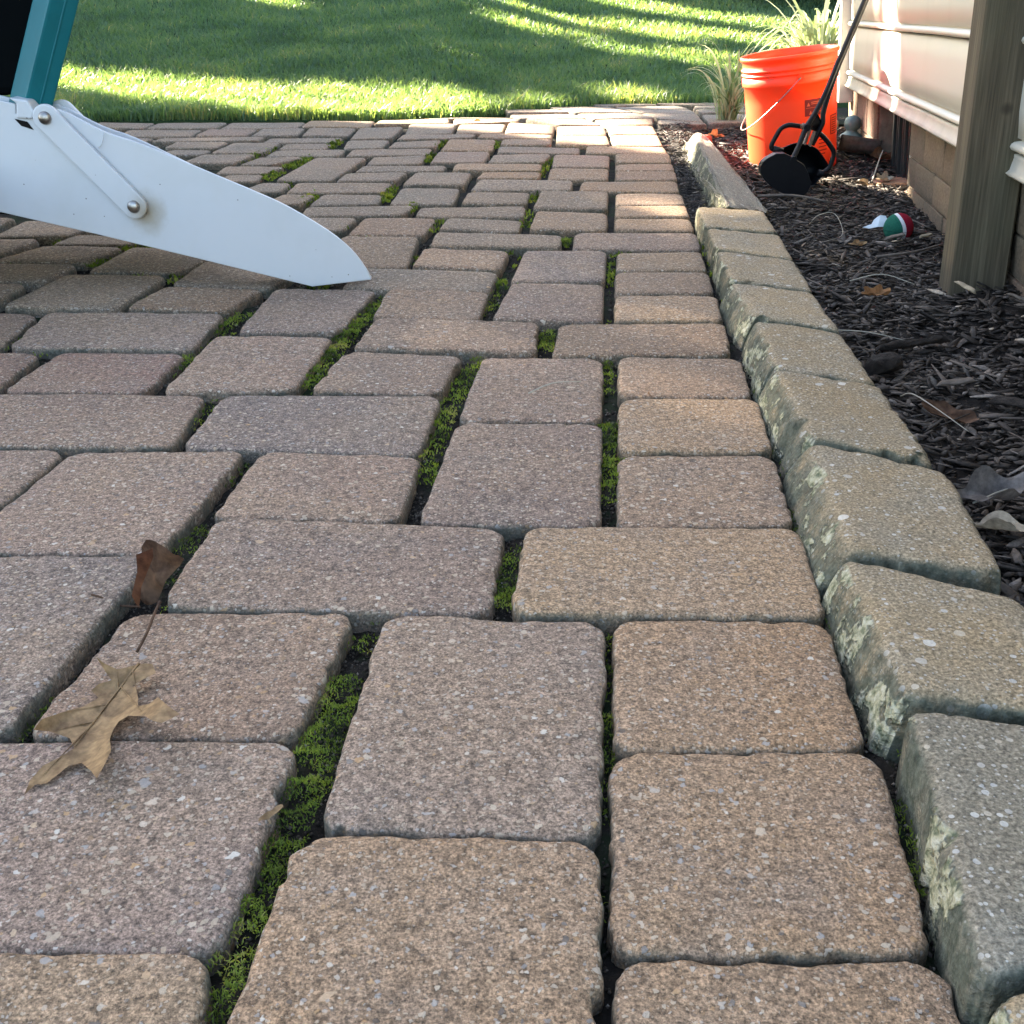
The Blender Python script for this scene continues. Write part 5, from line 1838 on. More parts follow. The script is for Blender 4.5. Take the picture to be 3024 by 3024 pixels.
# web between the two flanges along the lower edge
bm = bmesh.new()
lo = [pan[-4], pan[-3], pan[-2], pan[-1], pb + Vector((-0.40, 0, 0.085))]
for a, b in zip(lo, lo[1:]):
    n_ = Vector((-(b - a).z, 0, (b - a).x)).normalized() * (0.004 if (b - a).x < 0 else -0.004)
    if n_.z < 0:
        n_ = -n_
    o_ = Vector((0, 0.0063, 0.0015))
    vs = [bm.verts.new(p) for p in (a + o_, b + o_, b + n_ + o_, a + n_ + o_)]
    v2 = [bm.verts.new(v.co + Vector((0, 0.0452, 0))) for v in vs]
    for k in range(4):
        bm.faces.new((vs[k], vs[(k + 1) % 4], v2[(k + 1) % 4], v2[k]))
fobj("web", bm, M_WHITE)
# link arm: flat bar with round ends
a, b = [Vector(p) for p in D['arm']]
t = (b - a).normalized(); s = Vector((-t.z, 0, t.x)); r = 0.0197
pts = [a + (t * -math.sin(th) + s * math.cos(th)) * r for th in [math.pi * k / 14 for k in range(15)]]
pts = [a + s * math.cos(math.pi * k / 14) * r - t * math.sin(math.pi * k / 14) * r for k in range(15)] + \
      [b - s * math.cos(math.pi * k / 14) * r + t * math.sin(math.pi * k / 14) * r for k in range(15)]
bm = bmesh.new()
prism_bm(bm, pts, (0, 0.0105, 0))
link = fobj("link_arm", bm, M_WHITE, frame, 0.0022)
for p in (a, b):
    bm = bmesh.new()
    prof = [(0.0098, 0.0), (0.0098, 0.002), (0.0088, 0.0042), (0.006, 0.006), (0.0025, 0.0068), (0.0003, 0.007)]
    lathe_bm(bm, prof, 24)
    bm.transform(Matrix.Translation(p) @ Matrix.Rotation(R(90), 4, 'X'))
    fobj("bolt_head", bm, M_STEEL, link)
# the second arm, on the far side
bm = bmesh.new()
prism_bm(bm, [p + Vector((0, 0.070, 0)) for p in pts], (0, 0.0105, 0))
fobj("link_arm", bm, M_WHITE, frame, 0.0022)
bm = bmesh.new()
prism_bm(bm, [Vector(p) + Vector((0, 0.0005, 0)) for p in D['collar']], (0, 0.05, 0))
fobj("collar", bm, M_WHITE, frame, 0.003)
bm = bmesh.new()
prism_bm(bm, [Vector(p) + Vector((0, 0.0030, 0)) for p in D['slot']], (0, 0.0007, 0))
fobj("slot", bm, M_VOID)
bm = bmesh.new()
tube_bm(bm, [Vector(p) for p in D['seam']], 0.0009, 6)
fobj("seam", bm, M_WHITE)
# teal leg: square tube set cornerwise
T = [Vector(p) for p in D['teal']]
t = (T[4] - T[1]).normalized()
c0 = (T[0] + T[2]) / 2 + Vector((0.002, -0.003, 0))
L = 1.1
bm = bmesh.new()
hw = (T[2] - T[0]).length / 2
u = Vector((1, 0, 0)) - t * t.x; u.normalize(); v = t.cross(u); v.normalize()
sec = []
for (px, py) in ((-1.0, 0.02), (-0.96, -0.05), (-0.12, -0.93), (-0.03, -1.0), (0.06, -0.95), (0.50, -0.50), (0.56, -0.50), (0.62, -0.38), (0.96, -0.06), (1.0, 0.02), (0.95, 0.1), (0.05, 0.95), (-0.05, 0.95), (-0.95, 0.1)):
    sec.append((px * hw, py * hw * 0.72))
if v.y < 0:
    v = -v
ra = [bm.verts.new(c0 - t * 0.05 + u * p[0] + v * p[1]) for p in sec]
rb_ = [bm.verts.new(c0 + t * L + u * p[0] + v * p[1]) for p in sec]
for k in range(len(sec)):
    bm.faces.new((ra[k], ra[(k + 1) % len(sec)], rb_[(k + 1) % len(sec)], rb_[k]))
bm.faces.new(ra[::-1]); bm.faces.new(rb_)
fobj("teal_leg", bm, M_TEAL)
# black moulded panel hung between the legs
bm = bmesh.new()
k0 = [(-0.775, 0.288), (-0.745, 0.33), (-0.725, 0.375), (-0.708, 0.408), (-0.706, 0.43), (-0.72, 0.46), (-0.70, 0.52), (-0.66, 0.62), (-0.62, 0.78), (-1.45, 0.80), (-1.55, 0.55), (-1.5, 0.30)]
va = [bm.verts.new((x, 1.84, z)) for x, z in k0]
vb = [bm.verts.new((x * 1.26 - 0.05, 2.28, 0.4455 + (z - 0.4455) * 1.15)) for x, z in k0]
bm.faces.new(va); bm.faces.new(vb[::-1])
for k in range(len(va)):
    bm.faces.new((va[k], vb[k], vb[(k + 1) % len(va)], va[(k + 1) % len(va)]))
fobj("black_panel", bm, M_BLACKPL, frame, 0.012)
# unseen black slabs added to keep sky light off the pavers
bm = bmesh.new()
for p in ((-1.5, 1.86, .15), (-.80, 1.86, .145), (-.46, 1.86, .075), (-1.5, 2.15, .15), (-.64, 2.15, .12)):
    bm.verts.new(p); bm.verts.new((p[0], p[1], p[2] + 0.018))
bmesh.ops.convex_hull(bm, input=bm.verts)
fobj("shade_tray", bm, M_BLACKPL)
bm = bmesh.new()
box_bm(bm, (-1.7, 1.28, 0.12), (0.83, 0, 0), (0, 0.57, 0), (0, 0, 0.08), 0.01)
fobj("shade_slab", bm, M_BLACKPL)  # second slab, left of the view, added only to darken the paving
# ------------------------------------------------------------------ leaves
def leaf_mesh(outline, hfun, cuts, th=0.0004):
    """thin leaf from an outline; hfun lifts points"""
    c = sum((Vector(p) for p in outline), Vector()) / len(outline)
    bm = bmesh.new()
    vs = [bm.verts.new(Vector(p) - c) for p in outline]
    bm.faces.new(vs)
    bmesh.ops.triangulate(bm, faces=bm.faces)
    for _ in range(cuts):
        bmesh.ops.subdivide_edges(bm, edges=[e for e in bm.edges if e.calc_length() > 0.005], cuts=1)
        bmesh.ops.triangulate(bm, faces=bm.faces)
    bm.normal_update()
    for v in bm.verts:
        v.co = Vector(hfun(v.co.copy(), c))
    for f in bm.faces:
        f.smooth = True
    return bm, c

ol = [Vector(p) for p in D['leaf']]
lc = sum(ol, Vector()) / len(ol)
spine_a, spine_b = Vector(ol[0]), Vector(ol[28])
def leaf_h(co, c):
    p = co + c
    ax = (spine_b - spine_a); ax.z = 0
    t = (p - spine_a).dot(ax) / ax.length_squared
    foot = spine_a + ax * t
    d = Vector((p.x - foot.x, p.y - foot.y, 0)).length
    side = ax.cross(p - foot).z
    z = 0.004 + (9.0 if side > 0 else 5.0) * max(0.0, d - 0.012) ** 1.6 + 0.0028 * nz(p, 30) + 0.0012 * nz(p, 85) - 0.0014 * math.exp(-(d / 0.002) ** 2)
    if t < 0.25:
        z += 0.008 * (0.25 - t) * 4
    z = max(0.0015, min(z, 0.032))
    k = 1.0 - (z - 0.004) / 0.4455                     # lifted lobes lean back towards the middle of the leaf
    return (p.x * k - c.x, p.y * k - c.y, z - c.z)
bm, c = leaf_mesh(ol, leaf_h, 4)
leaf = thing("oak_leaf", "large tan dry oak leaf lying across two pavers in the left foreground", "leaf", c)
obj("leaf_blade", bm, M_LEAF_TAN, leaf)
bm = bmesh.new()
def vein(a_, b_, r0):
    pp = []
    for q_ in range(9):
        w_ = Vector(a_).lerp(Vector(b_), q_ / 8)
        h_ = Vector(leaf_h(w_ - c, c))
        pp.append(h_ + Vector((0, 0, 0.0007)))
    tube_bm(bm, pp, [r0 * (1 - 0.7 * q_ / 8) for q_ in range(9)], 5)
tipm = Vector(ol[33])
vein(spine_a, tipm, 0.0011)
for (t0, k_) in ((0.10, 7), (0.12, 52), (0.30, 15), (0.34, 47), (0.52, 38), (0.74, 28), (0.72, 35)):
    if k_ < len(ol):
        e_ = Vector(ol[k_])
        s_ = spine_a.lerp(tipm, t0)
        vein(s_, s_.lerp(e_, 0.88), 0.0006)
obj("leaf_veins", bm, M_LEAF_TAN, leaf)
bm = bmesh.new()
tube_bm(bm, smooth_path([Vector(p) + Vector((0, 0, 0.010)) - c for p in D['leafstem']], 5), [0.0011] * 15 + [0.0015], 6)
obj("leaf_stem", bm, M_LEAF_BROWN, leaf)

cu = [Vector(p) for p in D['curl']]
def curl_h(co, c):
    p = co + c
    w = (p.x - c.x) / 0.03
    return (co.x, co.y + 0.012 * w * w - 0.012 * w + 0.007 * nz(p, 50) + 0.003 * nz(p, 130), co.z)
bm, c = leaf_mesh(cu, curl_h, 3)
cl = thing("curled_leaf", "dark brown curled leaf standing upright in the joint between pavers", "leaf", c)
obj("leaf_blade", bm, M_LEAF_BROWN, cl)
def curl_h2(co, c2):
    p = co + c2
    w = (p.x - c2.x) / 0.012
    return (co.x, co.y - 0.006 + 0.004 * w * w + 0.002 * nz(p, 70), co.z)
bm, c2 = leaf_mesh([Vector(p) for p in D['curlA']], curl_h2, 3)
bm.transform(Matrix.Translation(c2 - c))
o = obj("leaf_fold", bm, M_LEAF_RED, cl)
bm = bmesh.new()
tube_bm(bm, smooth_path([Vector(p) - c for p in D['curlstem']], 5), 0.0009, 6)
obj("leaf_stem", bm, M_LEAF_BROWN, cl)

def small_leaf(loc, size, mat, label, az=0.0, curl=0.5, lobes=3, tilt=(0, 0), name="leaf", ratio=0.6):
    """dry leaf with lobed edge and curl; origin where it lies"""
    out = []
    N = 40
    sd = rnd.random() * 50
    for k in range(N):
        th = 2 * math.pi * k / N
        r = 0.5 * size * (1 + 0.22 * math.cos(lobes * 2 * th) * (0.5 + 0.5 * abs(math.sin(th))) + 0.18 * noise.noise(Vector((math.cos(th) * 2, math.sin(th) * 2, sd))))
        out.append((r * math.cos(th), r * ratio * math.sin(th), 0.0))
    def hf(co, c):
        y = co.y / (0.5 * size * ratio)
        x = co.x / (0.5 * size)
        return (co.x, co.y * (1 - 0.25 * curl * abs(y)), size * (0.22 * curl * y * y + 0.14 * curl * x * x) + size * 0.10 * noise.noise(Vector((x * 1.6 + sd, y * 1.6, 0))))
    bm, c = leaf_mesh(out, hf, 3)
    o = obj(name, bm, mat, None, Vector(loc))
    o.rotation_euler = (R(tilt[0]), R(tilt[1]), az)
    return tag(o, label, "leaf")

def at(key, dz=0.0):
    p = Vector(D[key][0])
    return Vector((p.x, p.y, bed_h(p.x, p.y) + 0.012 + dz))
small_leaf(at('tanleaf', .004), 0.055, M_LEAF_RUST, "rust orange curled leaf on the mulch left of the wood post's foot", 0.3, 0.9, 3, (15, 0))
small_leaf(at('darkleaf', .006), 0.062, M_LEAF_BROWN, "glossy dark brown leaf on the mulch beside the kerb", -0.5, 0.7, 1, (20, 8))
small_leaf(at('greyleaf', .012), 0.085, M_LEAF_GREY, "large crumpled grey leaf leaning on the kerb's outer edge", 0.2, 0.9, 2, (10, -8))
small_leaf(at('scrap', .0), 0.075, M_LEAF_PALE, "pale torn leaf under the crumpled grey leaf by the kerb", -0.6, 0.5, 2, (0, -10), "leaf", 0.35)
small_leaf(at('greyleaf2', .002), 0.05, M_LEAF_GREY, "flat grey leaf on the mulch left of the striped ball", 0.9, 0.4, 3, (10, 0))
small_leaf(at('tanleaf2', .004), 0.034, M_LEAF_TAN, "small tan leaf scrap on the mulch just below the white scrap", 0.1, 0.8, 2, (25, 0))
small_leaf(at('redleafK', .01), 0.06, M_LEAF_RUST, "reddish brown leaf behind the tipped edging stone", 0.5, 0.9, 2, (20, 10))
small_leaf(Vector((1.02, 3.12, bed_h(1.02, 3.12) + .016)), 0.07, M_LEAF_PALE, "sunlit pale leaf on the mulch in front of the broken brick sill", 0.6, 0.7, 3, (15, 0))
small_leaf(Vector((0.93, 3.02, bed_h(0.93, 3.02) + .014)), 0.05, M_LEAF_TAN, "sunlit tan leaf on the mulch right of the black scoop", -0.3, 0.8, 2, (10, 10))
small_leaf(Vector((1.09, 3.40, bed_h(1.09, 3.40) + .020)), 0.085, M_LEAF_BROWN, "brown crumpled leaf heap at the foot of the brick pier", 0.2, 1.0, 2, (20, 0))
small_leaf(D['leafwalk'][0], 0.035, M_LEAF_RUST, "tiny brown leaf on the sunlit far row of pavers", 0.2, 0.9, 2)
small_leaf((0.165, 1.265, -0.004), 0.022, M_LEAF_RUST, "small rust leaf stuck upright in the joint left of the border pavers", 1.3, 0.9, 1, (60, 20))
small_leaf((-0.142, 0.510, 0.0035), 0.017, M_LEAF_TAN, "tiny tan leaf fragment on the foreground paver below the oak leaf", 0.9, 0.9, 1, (10, 0), "leaf_fragment", 0.35)
small_leaf((0.295, 0.575, -0.004), 0.030, M_LEAF_BROWN, "brown leaf piece wedged between foreground paver and kerb", 0.1, 0.6, 1, (20, 10), "leaf_fragment", 0.5)
small_leaf((0.283, 0.86, -0.004), 0.026, M_LEAF_BROWN, "brown leaf piece wedged in the kerb gap farther up", 1.4, 0.6, 1, (20, 30), "leaf_fragment", 0.4)
small_leaf((0.30, 3.50, -0.004), 0.040, M_LEAF_GREY, "grey curled leaf in the mulch left of the tipped edging stone", 0.7, 0.9, 1, (20, 10))

# ------------------------------------------------------------------ twigs and bark pieces
def twig(pts, rad, mat, label, name="twig"):
    P = [Vector(p) for p in pts]
    c = P[0].copy()
    bm = bmesh.new()
    sp_ = smooth_path([p - c for p in P], 5)
    tube_bm(bm, sp_, [rad * (1 - 0.5 * i / len(sp_)) for i in range(len(sp_))], 6)
    o = obj(name, bm, mat, None, c)
    return tag(o, label, "twig")
def g(x, y, dz=0.014):
    return (x, y, bed_h(x, y) + dz)
twig([g(0.62, 2.86), g(0.70, 2.82, .018), g(0.775, 2.76)], 0.0045, M_TWIG, "straight grey twig on the mulch below the black scoop")
twig([g(0.655, 2.47, .02), g(0.662, 2.43, .045), g(0.70, 2.44, .05), g(0.705, 2.38, .02), g(0.66, 2.33, .014), g(0.635, 2.28)], 0.0009, M_STRAW, "bent pale straw looping up from the mulch near the kerb", "straw")
twig([g(0.72, 2.19), g(0.80, 2.20, .02), g(0.88, 2.27, .02), g(0.93, 2.31)], 0.003, M_TWIG, "long curved twig on the mulch below the striped ball")
twig([g(0.61, 1.98), g(0.67, 1.99, .022), g(0.72, 1.96)], 0.0012, M_STRAW, "thin arched straw on the mulch before the post", "straw")
twig([g(0.49, 1.66), g(0.54, 1.63, .02), g(0.60, 1.62)], 0.0011, M_STRAW, "thin pale straw lying beside the kerb's outer edge", "straw")
twig([g(0.505, 1.36, .014), g(0.50, 1.31, .035), g(0.515, 1.27, .03), g(0.54, 1.22, .016)], 0.001, M_STRAW, "curly pale straw next to the dark glossy leaf", "straw")
twig([g(0.47, 1.02, .02), g(0.52, 1.045, .03), g(0.56, 1.04, .02)], 0.001, M_STRAW, "straight pale straw behind the crumpled grey leaf", "straw")
twig([g(0.84, 2.50, .014), g(0.88, 2.52, .024), g(0.92, 2.47, .014)], 0.0028, M_TWIG, "arched twig on the mulch directly behind the striped ball")
twig([g(0.98, 3.10, .01), g(1.01, 3.16, .06), g(1.03, 3.2, .085)], 0.0022, M_STRAW, "sunlit straw standing up right of the scoop", "straw")
twig([(0.02, 1.265, 0.0), (0.05, 1.285, 0.006), (0.085, 1.30, 0.003)], 0.0009, M_STRAW, "hair thin straw bridging a mossy joint in the middle pavers", "straw")

def bark(pts, label, mat=M_CHIP, cat="bark", name="bark_piece"):
    o = hull_rock(name, pts, 2, 0.0025, 60, mat, 0.002)
    return tag(o, label, cat)
def slab(x, y, L, W, T, az, lift=0.006, tilt=0.1):
    t = Vector((math.cos(az), math.sin(az), tilt)).normalized(); s = Vector((-math.sin(az), math.cos(az), 0)); u = t.cross(s)
    c = Vector(g(x, y, lift))
    return [c + t * (L * a) + s * (W * b) + u * (T * k) for a, b, k in ((-.5, -.3, 0), (-.5, .25, 0), (.5, -.2, 0), (.5, .3, 0), (-.4, -.25, 1), (-.35, .25, 1), (.4, -.2, .8), (.35, .2, 1), (0, -.5, .4), (0, .5, .4))]
bark(slab(0.523, 1.487, .055, .04, .022, 0.3), "dark rounded lump of bark touching the kerb's outer edge")
bark(slab(0.60, 1.60, .13, .016, .010, 0.25, .012, .05), "long dark bark strip lying across the mulch near the kerb")
bark(slab(0.742, 1.79, .045, .012, .006, -0.9, .035, -.3), "pale split wood chip at the foot of the wood post", M_CHIPPALE, "wood chip", "wood_chip")
bark(slab(0.645, 1.33, .075, .022, .010, -0.9, .012, .1), "thick grey black bark splinter right of the dark glossy leaf")
bark(slab(0.60, 1.42, .06, .016, .006, 0.15, .014, .05), "flat grey bark chip above the dark glossy leaf", M_TWIG)
bark(slab(0.80, 1.70, .06, .010, .005, -0.7, .035, -.2), "slim grey bark chip on the heap before the post", M_TWIG)
bark(slab(0.88, 2.37, .035, .010, .006, 0.35, .012, .1), "pale chip under the red side of the striped ball", M_CHIPPALE, "wood chip", "wood_chip")
bark(slab(0.80, 2.33, .05, .014, .008, -0.8, .02, .4), "brown stick of bark propped before the white scrap", M_TWIG)
# roll of bark at the pier's foot
rp = Vector(g(1.055, 3.50, .03))
bm = bmesh.new()
N = 14
V0 = []
for i in range(9):
    x = -0.06 + 0.12 * i / 8
    V0.append([bm.verts.new((x, 0.024 * math.cos(a) * (1 + .1 * nz((x, a, 0), 20)), 0.024 * math.sin(a) * (1 + .1 * nz((x, a, 2), 20)))) for a in [k * 5.4 / N for k in range(N)]])
for r0, r1 in zip(V0, V0[1:]):
    for k in range(N - 1):
        f = bm.faces.new((r0[k], r0[k + 1], r1[k + 1], r1[k])); f.smooth = True
bmesh.ops.solidify(bm, geom=bm.faces[:], thickness=0.004)
o = obj("bark_roll", bm, M_TWIG, None, rp)
o.rotation_euler = (0.4, 0.1, -0.35)
tag(o, "grey roll of bark lying at the foot of the brick pier behind the bucket", "bark")
# broken brick by the tipped stone
bp = Vector((0.62, 3.80, bed_h(0.62, 3.80) - 0.012))
pts = [bp + Vector(v) * 0.75 for v in ((-.05, -.03, 0), (.05, -.035, 0), (.055, .03, 0), (-.045, .035, 0), (-.045, -.025, .045), (.04, -.03, .05), (.05, .02, .035), (-.03, .03, .05))]
o = hull_rock("broken_brick", pts, 2, 0.004, 50, M_BRICK, 0.003)
o.color = (0.34, 0.12, 0.075, 1)
tag(o, "broken red brick half buried behind the tipped edging stone", "brick")

# ------------------------------------------------------------------ ball and white scrap
def ball_material():
    m = NT("felt_ball")
    co = m.coords('Object')
    sx = m.n("SeparateXYZ"); m.l(co, sx.inputs[0])
    t = m.math('ADD', sx.outputs[0], m.math('MULTIPLY', sx.outputs[2], 0.18))
    t = m.math('ADD', m.math('MULTIPLY', t, 1.0), m.math('MULTIPLY', m.math('MULTIPLY', sx.outputs[2], sx.outputs[2]), 9.0))
    t = m.math('ADD', t, 0.5)
    c = m.ramp(t, [(0.0, (0.018, 0.105, 0.07, 1)), (0.500, (0.62, 0.62, 0.62, 1)), (0.5075, (0.23, 0.012, 0.026, 1))], 'CONSTANT')
    seam = m.math('LESS_THAN', m.math('ABSOLUTE', m.math('ADD', sx.outputs[2], 0.004)), 0.0005)
    c = m.mix(m.math('MULTIPLY', seam, 0.7), c, (0.01, 0.02, 0.02, 1))
    n = m.noise(co, 300.0, 3.0, 0.7)
    c = m.mix(0.4, c, m.ramp(n, [(0.3, 0.3), (0.7, 0.7)]), 'OVERLAY')
    m.bsdf(c, 0.95, m.bump(n, 0.5, 0.002), 0.1)
    return m.m
bm = bmesh.new()
bmesh.ops.create_icosphere(bm, subdivisions=5, radius=0.031)
for f in bm.faces:
    f.smooth = True
bl_ = Vector(D['ball'][0])
o = obj("toy_ball", bm, ball_material(), None, (bl_.x + 0.004, bl_.y + 0.03, -0.027))
tag(o, "green and red ball with a white stripe lying in the mulch", "ball")
wt = Vector(D['whitetag'][0])
out = [(-.038, -.006, 0), (-.018, -.004, .006), (-.012, .004, .014), (.002, .008, .024), (.014, .006, .022), (.018, -.002, .010), (.010, -.008, .002), (-.006, -.010, .002), (-.024, -.010, -.002)]
bm = bmesh.new()
bm.faces.new([bm.verts.new(Vector(p)) for p in out])
bmesh.ops.triangulate(bm, faces=bm.faces)
bmesh.ops.subdivide_edges(bm, edges=bm.edges[:], cuts=2, use_grid_fill=True)
bmesh.ops.triangulate(bm, faces=bm.faces)
for v in bm.verts:
    v.co.y += 0.004 * nz(v.co, 60)
bmesh.ops.solidify(bm, geom=bm.faces[:], thickness=0.0012)
o = obj("plastic_scrap", bm, plain("white_scrap_plastic", (0.72, 0.78, 0.82, 1), 0.4, 0.4), None, (wt.x + 0.008, wt.y + 0.02, bed_h(wt.x, wt.y) + 0.014))
tag(o, "crumpled white plastic scrap beside the striped ball", "scrap")

# ------------------------------------------------------------------ grey green ornament behind the bucket
op = Vector((1.135, 3.88, bed_h(1.135, 3.88)))
bm = bmesh.new()
lathe_bm(bm, [(0.0005, 0.0), (0.062, 0.0), (0.066, 0.012), (0.05, 0.028), (0.032, 0.04), (0.03, 0.05), (0.042, 0.062), (0.046, 0.085), (0.040, 0.108), (0.022, 0.122), (0.0005, 0.127)], 32)
o = obj("garden_ornament", bm, plain("verdigris_glaze", (0.10, 0.17, 0.165, 1), 0.45, 0.4, 0, 30.0, 0.4), None, op)
o.scale = (0.6, 0.6, 0.6)
tag(o, "small teal grey round garden ornament behind the bucket's right side", "ornament")

# ------------------------------------------------------------------ strap leaved plants
def strap_plant(name, loc, blades_, label, mat=M_LIRIOPE, width=0.009):
    """each leaf an arching strap from the crown; blades_ = (dx, dy, height, droop, tone)"""
    vs, fs, at_ = [], [], []
    for (dx, dy, h, droop, tone) in blades_:
        rt = Vector((rnd.gauss(0, 0.018), rnd.gauss(0, 0.015), 0.0))
        tip = Vector((dx, dy, h - droop))
        side = Vector((-dy, dx, 0)) if abs(dx) + abs(dy) > 0.02 else Vector((1, 0, 0))
        side.normalize()
        tw = rnd.gauss(0, 0.5)
        side = Quaternion((0, 0, 1), tw) @ side
        w = width * rnd.uniform(0.7, 1.2)
        S = 9
        b = len(vs)
        for i in range(S + 1):
            t = i / S
            p = rt.lerp(Vector((tip.x, tip.y, 0)), t ** 1.35)
            p.z = h * (1 - (1 - t) ** 2) - droop * t ** 3
            ww = w * (0.55 + 0.9 * t) * (1 - t ** 3) + 0.0006
            n_ = Vector((0, 0, 1))
            vs += [p - side * ww / 2 + n_ * 0.0018 * (1 - t), p + n_ * -0.0006, p + side * ww / 2 + n_ * 0.0018 * (1 - t)]
            at_ += [tone] * 3
        for i in range(S):
            a = b + i * 3
            fs += [(a, a + 1, a + 4, a + 3), (a + 1, a + 2, a + 5, a + 4)]
    o = obj(name, np_mesh(name, np.array([tuple(v) for v in vs]), np.array(fs), np.array(at_), True), mat, None, loc)
    return tag(o, label, "plant")
B = []
for k in range(80):
    az = rnd.uniform(0, 2 * math.pi)
    r = rnd.uniform(0.03, 0.15)
    h = rnd.uniform(0.06, 0.19)
    B.append((r * math.cos(az), r * math.sin(az) * 0.8, h, rnd.uniform(0, 0.03), rnd.uniform(0.35, 1.0)))
for (dx, h, dr) in ((-0.10, 0.29, 0.0), (-0.155, 0.235, 0.03), (-0.175, 0.21, 0.05), (-0.13, 0.20, 0.02), (-0.15, 0.26, 0.05), (-0.08, 0.22, 0.0), (-0.12, 0.17, 0.05), (0.09, 0.24, 0.0), (0.12, 0.20, 0.02), (0.13, 0.30, 0.05), (0.03, 0.25, 0.0), (-0.03, 0.22, 0.0), (0.15, 0.22, 0.07), (-0.05, 0.25, 0.0)):
    for q in range(2):
        B.append((dx + rnd.gauss(0, 0.015), rnd.gauss(0, 0.03), h + rnd.gauss(0, 0.015), dr, rnd.uniform(0.75, 1.0)))
pc_ = (0.79, 4.25, 0.0 - 0.02)
strap_plant("grass_clump", pc_, B, "loose clump of thin strap leaves left of the orange bucket", width=0.0095)
B = []
for k in range(150):
    az = rnd.uniform(0, 2 * math.pi)
    r = rnd.uniform(0.10, 0.36)
    h = rnd.uniform(0.28, 0.45)
    B.append((r * math.cos(az), r * math.sin(az) * 0.7, h, h * rnd.uniform(0.05, 0.55) * r / 0.3, rnd.uniform(0.55, 1.0)))
for (dx, h, dr) in ((0.05, 0.60, 0.0), (0.11, 0.55, 0.0), (0.21, 0.52, 0.02), (0.15, 0.46, 0.0), (-0.32, 0.50, 0.03), (-0.36, 0.42, 0.07), (-0.30, 0.44, 0.0), (-0.22, 0.47, 0.0), (0.30, 0.46, 0.04)):
    B.append((dx, rnd.gauss(0, 0.05), h, dr, rnd.uniform(0.6, 0.95)))
strap_plant("variegated_clump", (1.17, 4.52, -0.03), B, "pale green and cream strap leaved plant rising behind the orange bucket", width=0.017)

# ------------------------------------------------------------------ trees and hedge (they stand left of the view and shade the patio)
SH = Vector((TO_SUN.x, TO_SUN.y, 0)).normalized()
PU = Vector((SH.y, -SH.x, 0))
TEL = math.tan(SUN_EL)
DT = 15.0
def gap(u, h):
    """openings between and inside the crowns"""
    e = 0.04 * math.sin(h * 7.3) + 0.025 * math.sin(h * 17.0 + u)
    if G1[0][0] < h < G1[-1][0]:
        for (h0, a0, b0), (h1, a1, b1) in zip(G1, G1[1:]):
            if h <= h1:
                t = (h - h0) / (h1 - h0)
                if a0 + (a1 - a0) * t - 0.06 < u + e * 0.4 < b0 + (b1 - b0) * t + 0.06:
                    return True
                break
    for (a, b, h0, h1, pr) in G2:
        if h0 < h < h1 and a - 0.05 < u + e < b + 0.05 and rnd.random() < pr:
            return True
    return False
# (height, from, to) of the main opening; (from, to, low, high, clear share) of the small ones
G1 = [(3.9, 1.95, 2.15), (4.2, 2.08, 2.36), (4.5, 2.28, 2.78), (4.7, 2.55, 3.3), (4.8, 2.65, 3.9), (4.93, 2.70, 3.9), (4.98, 2.72, 3.25), (5.1, 2.72, 3.14),
      (5.3, 2.74, 3.12), (5.42, 2.78, 3.12), (5.5, 2.84, 3.10), (5.65, 2.93, 3.04), (5.8, 2.98, 3.08), (6.5, 2.98, 3.06)]
G2 = [(3.75, 4.35, 5.1, 5.65, 0.95), (5.72, 6.02, 4.3, 5.3, 1), (5.25, 5.46, 4.5, 5.15, 1), (4.60, 4.90, 4.3, 4.95, 0.95), (5.05, 5.18, 4.2, 4.75, 0.9), (3.95, 4.1, 3.7, 4.1, 1),
      (4.95, 5.1, 3.5, 4.0, 1), (1.76, 2.0, 5.48, 5.59, 1), (2.03, 2.15, 5.38, 5.52, 1), (3.42, 3.50, 5.2, 5.42, 1), (3.25, 3.38, 5.45, 6.3, 0.4)]
trees = [(-5.2, 2.2, 9.6, 'o'), (-2.0, 2.0, 9.2, 'o'), (0.9, 1.75, 9.8, 'o'), (3.62, 1.25, 8.9, 'c'), (5.59, 1.3, 8.6, 'c'), (7.3, 1.5, 8.8, 'c'), (9.9, 1.8, 9.3, 'o')]
TLAB = ["broad dark crowned tree farthest left beyond the patio", "second broad crowned tree of the row beyond the patio", "broad tree left of the sunlit gap in the tree row",
        "narrow tree right of the sunlit gap in the tree row", "narrow tree standing in the middle of the right tree row", "narrow tree with thin gaps behind the lawn bank", "broad tree at the right end of the tree row"]
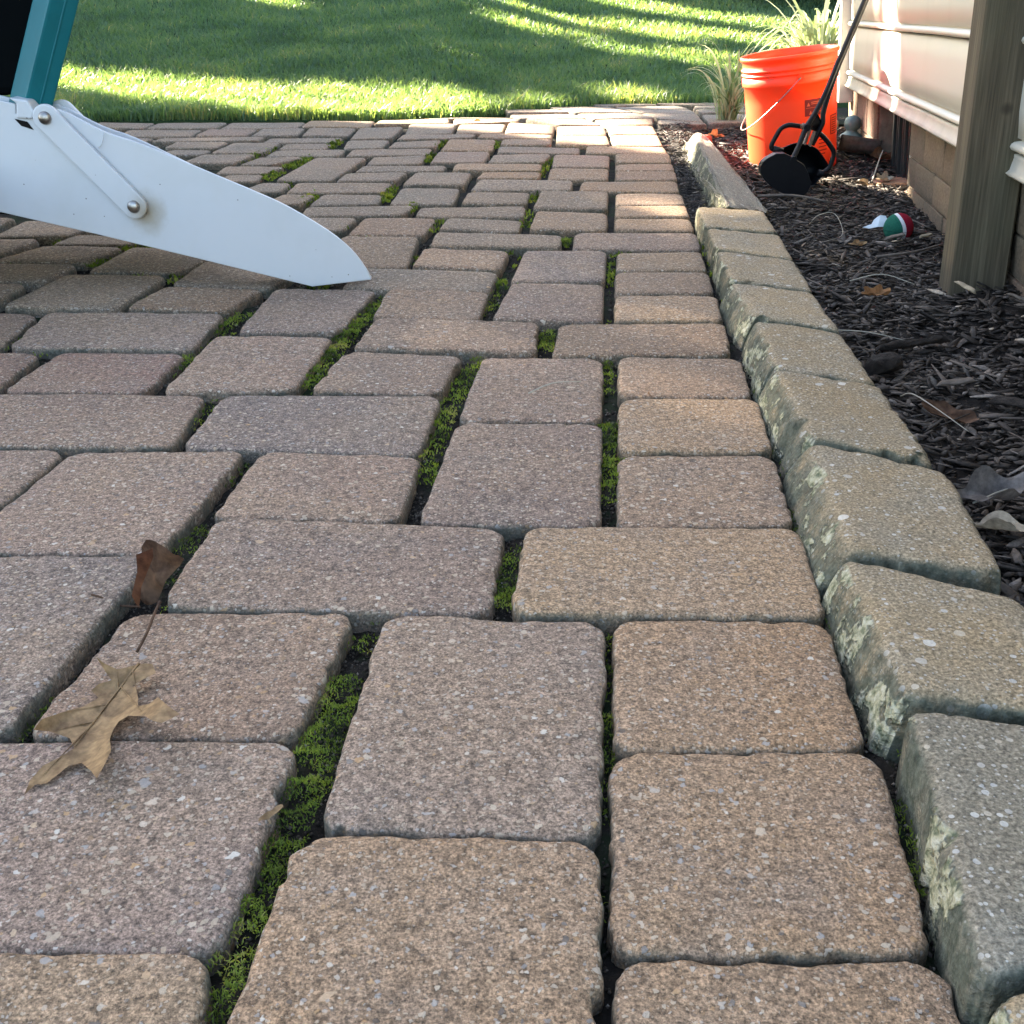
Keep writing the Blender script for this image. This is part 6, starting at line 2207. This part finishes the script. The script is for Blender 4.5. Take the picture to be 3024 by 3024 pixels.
for (uc, hwid, top, kind), lab in zip(trees, TLAB):
    base = PU * uc + SH * DT
    gz = ground_h(base.x, base.y) - 0.05
    t_ = thing("tree", lab, "tree", (base.x, base.y, gz), None, "row of trees beyond the lawn")
    bm = bmesh.new()
    tube_bm(bm, [(0, 0, -0.2), (0.03, 0.02, 1.5), (-0.02, 0.03, 3.5), (0.02, 0, 6.0), (0, 0, top - 1)], [0.17, 0.14, 0.11, 0.07, 0.03], 10)
    for k in range(10):
        az = rnd.uniform(0, 6.28); h = rnd.uniform(1.8, top - 2)
        dv = Vector((math.cos(az), math.sin(az), 0.4))
        tube_bm(bm, [(0, 0, h), tuple(Vector((0, 0, h)) + dv * hwid * 0.4), tuple(Vector((0, 0, h)) + dv * hwid * 0.75 + Vector((0, 0, .15)))], [0.05, 0.03, 0.012], 6)
    obj("trunk", bm, M_BARK, t_)
    Nc = int(2 * hwid * top * 900)
    cs = []
    while len(cs) < Nc:
        u = uc + rnd.uniform(-1.12, 1.12) * hwid
        h = rnd.uniform(0.9, top)
        f = (h - 0.5) / (top - 0.5)
        lim = hwid * (1.12 if f < 0.72 else 1.12 * math.sqrt(max(0.0, 1 - ((f - 0.72) / 0.28) ** 2)))
        if abs(u - uc) > lim or gap(u, h + gz):
            continue
        s = rnd.uniform(-0.9, 0.9)
        cs.append(tuple(PU * (u - uc) + SH * s + Vector((0, 0, h + TEL * s))))
    C = np.array(cs); n = len(C)
    a = npr.normal(size=(n, 3)); a /= np.linalg.norm(a, axis=1)[:, None]
    b = np.cross(a, npr.normal(size=(n, 3))); b /= np.linalg.norm(b, axis=1)[:, None]
    sz = npr.uniform(0.07, 0.14, n)[:, None]
    Vt = np.stack([C - a * sz, C - b * sz * 0.55 + a * sz * 0.1, C + a * sz, C + b * sz * 0.55 + a * sz * 0.1], 1).reshape(-1, 3)
    Ft = np.arange(n * 4).reshape(n, 4)
    obj("crown", np_mesh("crown", Vt, Ft, np.repeat(npr.uniform(0, 1, n), 4)), M_FOLIAGE, t_)
# dark hedge at the far right corner of the lawn
hb = Vector((2.6, 7.9, ground_h(2.6, 7.9)))
hd = thing("hedge", "dark shaded hedge at the top of the lawn behind the house corner", "hedge", hb)
n = 9000
C = np.stack([npr.uniform(-1.15, 1.3, n), npr.uniform(-0.55, 0.55, n), npr.uniform(0.02, 1.25, n)], 1)
a = npr.normal(size=(n, 3)); a /= np.linalg.norm(a, axis=1)[:, None]
b = np.cross(a, npr.normal(size=(n, 3))); b /= np.linalg.norm(b, axis=1)[:, None]
sz = npr.uniform(0.03, 0.055, n)[:, None]
Vt = np.stack([C - a * sz, C - b * sz * 0.6, C + a * sz, C + b * sz * 0.6], 1).reshape(-1, 3)
obj("hedge_foliage", np_mesh("hedge_foliage", Vt, np.arange(n * 4).reshape(n, 4), np.repeat(npr.uniform(0, 0.5, n), 4)), M_FOLIAGE, hd)
bm = bmesh.new()
for k in range(9):
    x = -1.0 + k * 0.26
    tube_bm(bm, [(x, rnd.gauss(0, .1), -0.05), (x + rnd.gauss(0, .1), rnd.gauss(0, .15), 0.9)], [0.02, 0.008], 6)
obj("hedge_stems", bm, M_BARK, hd)
bpy.context.view_layer.update()
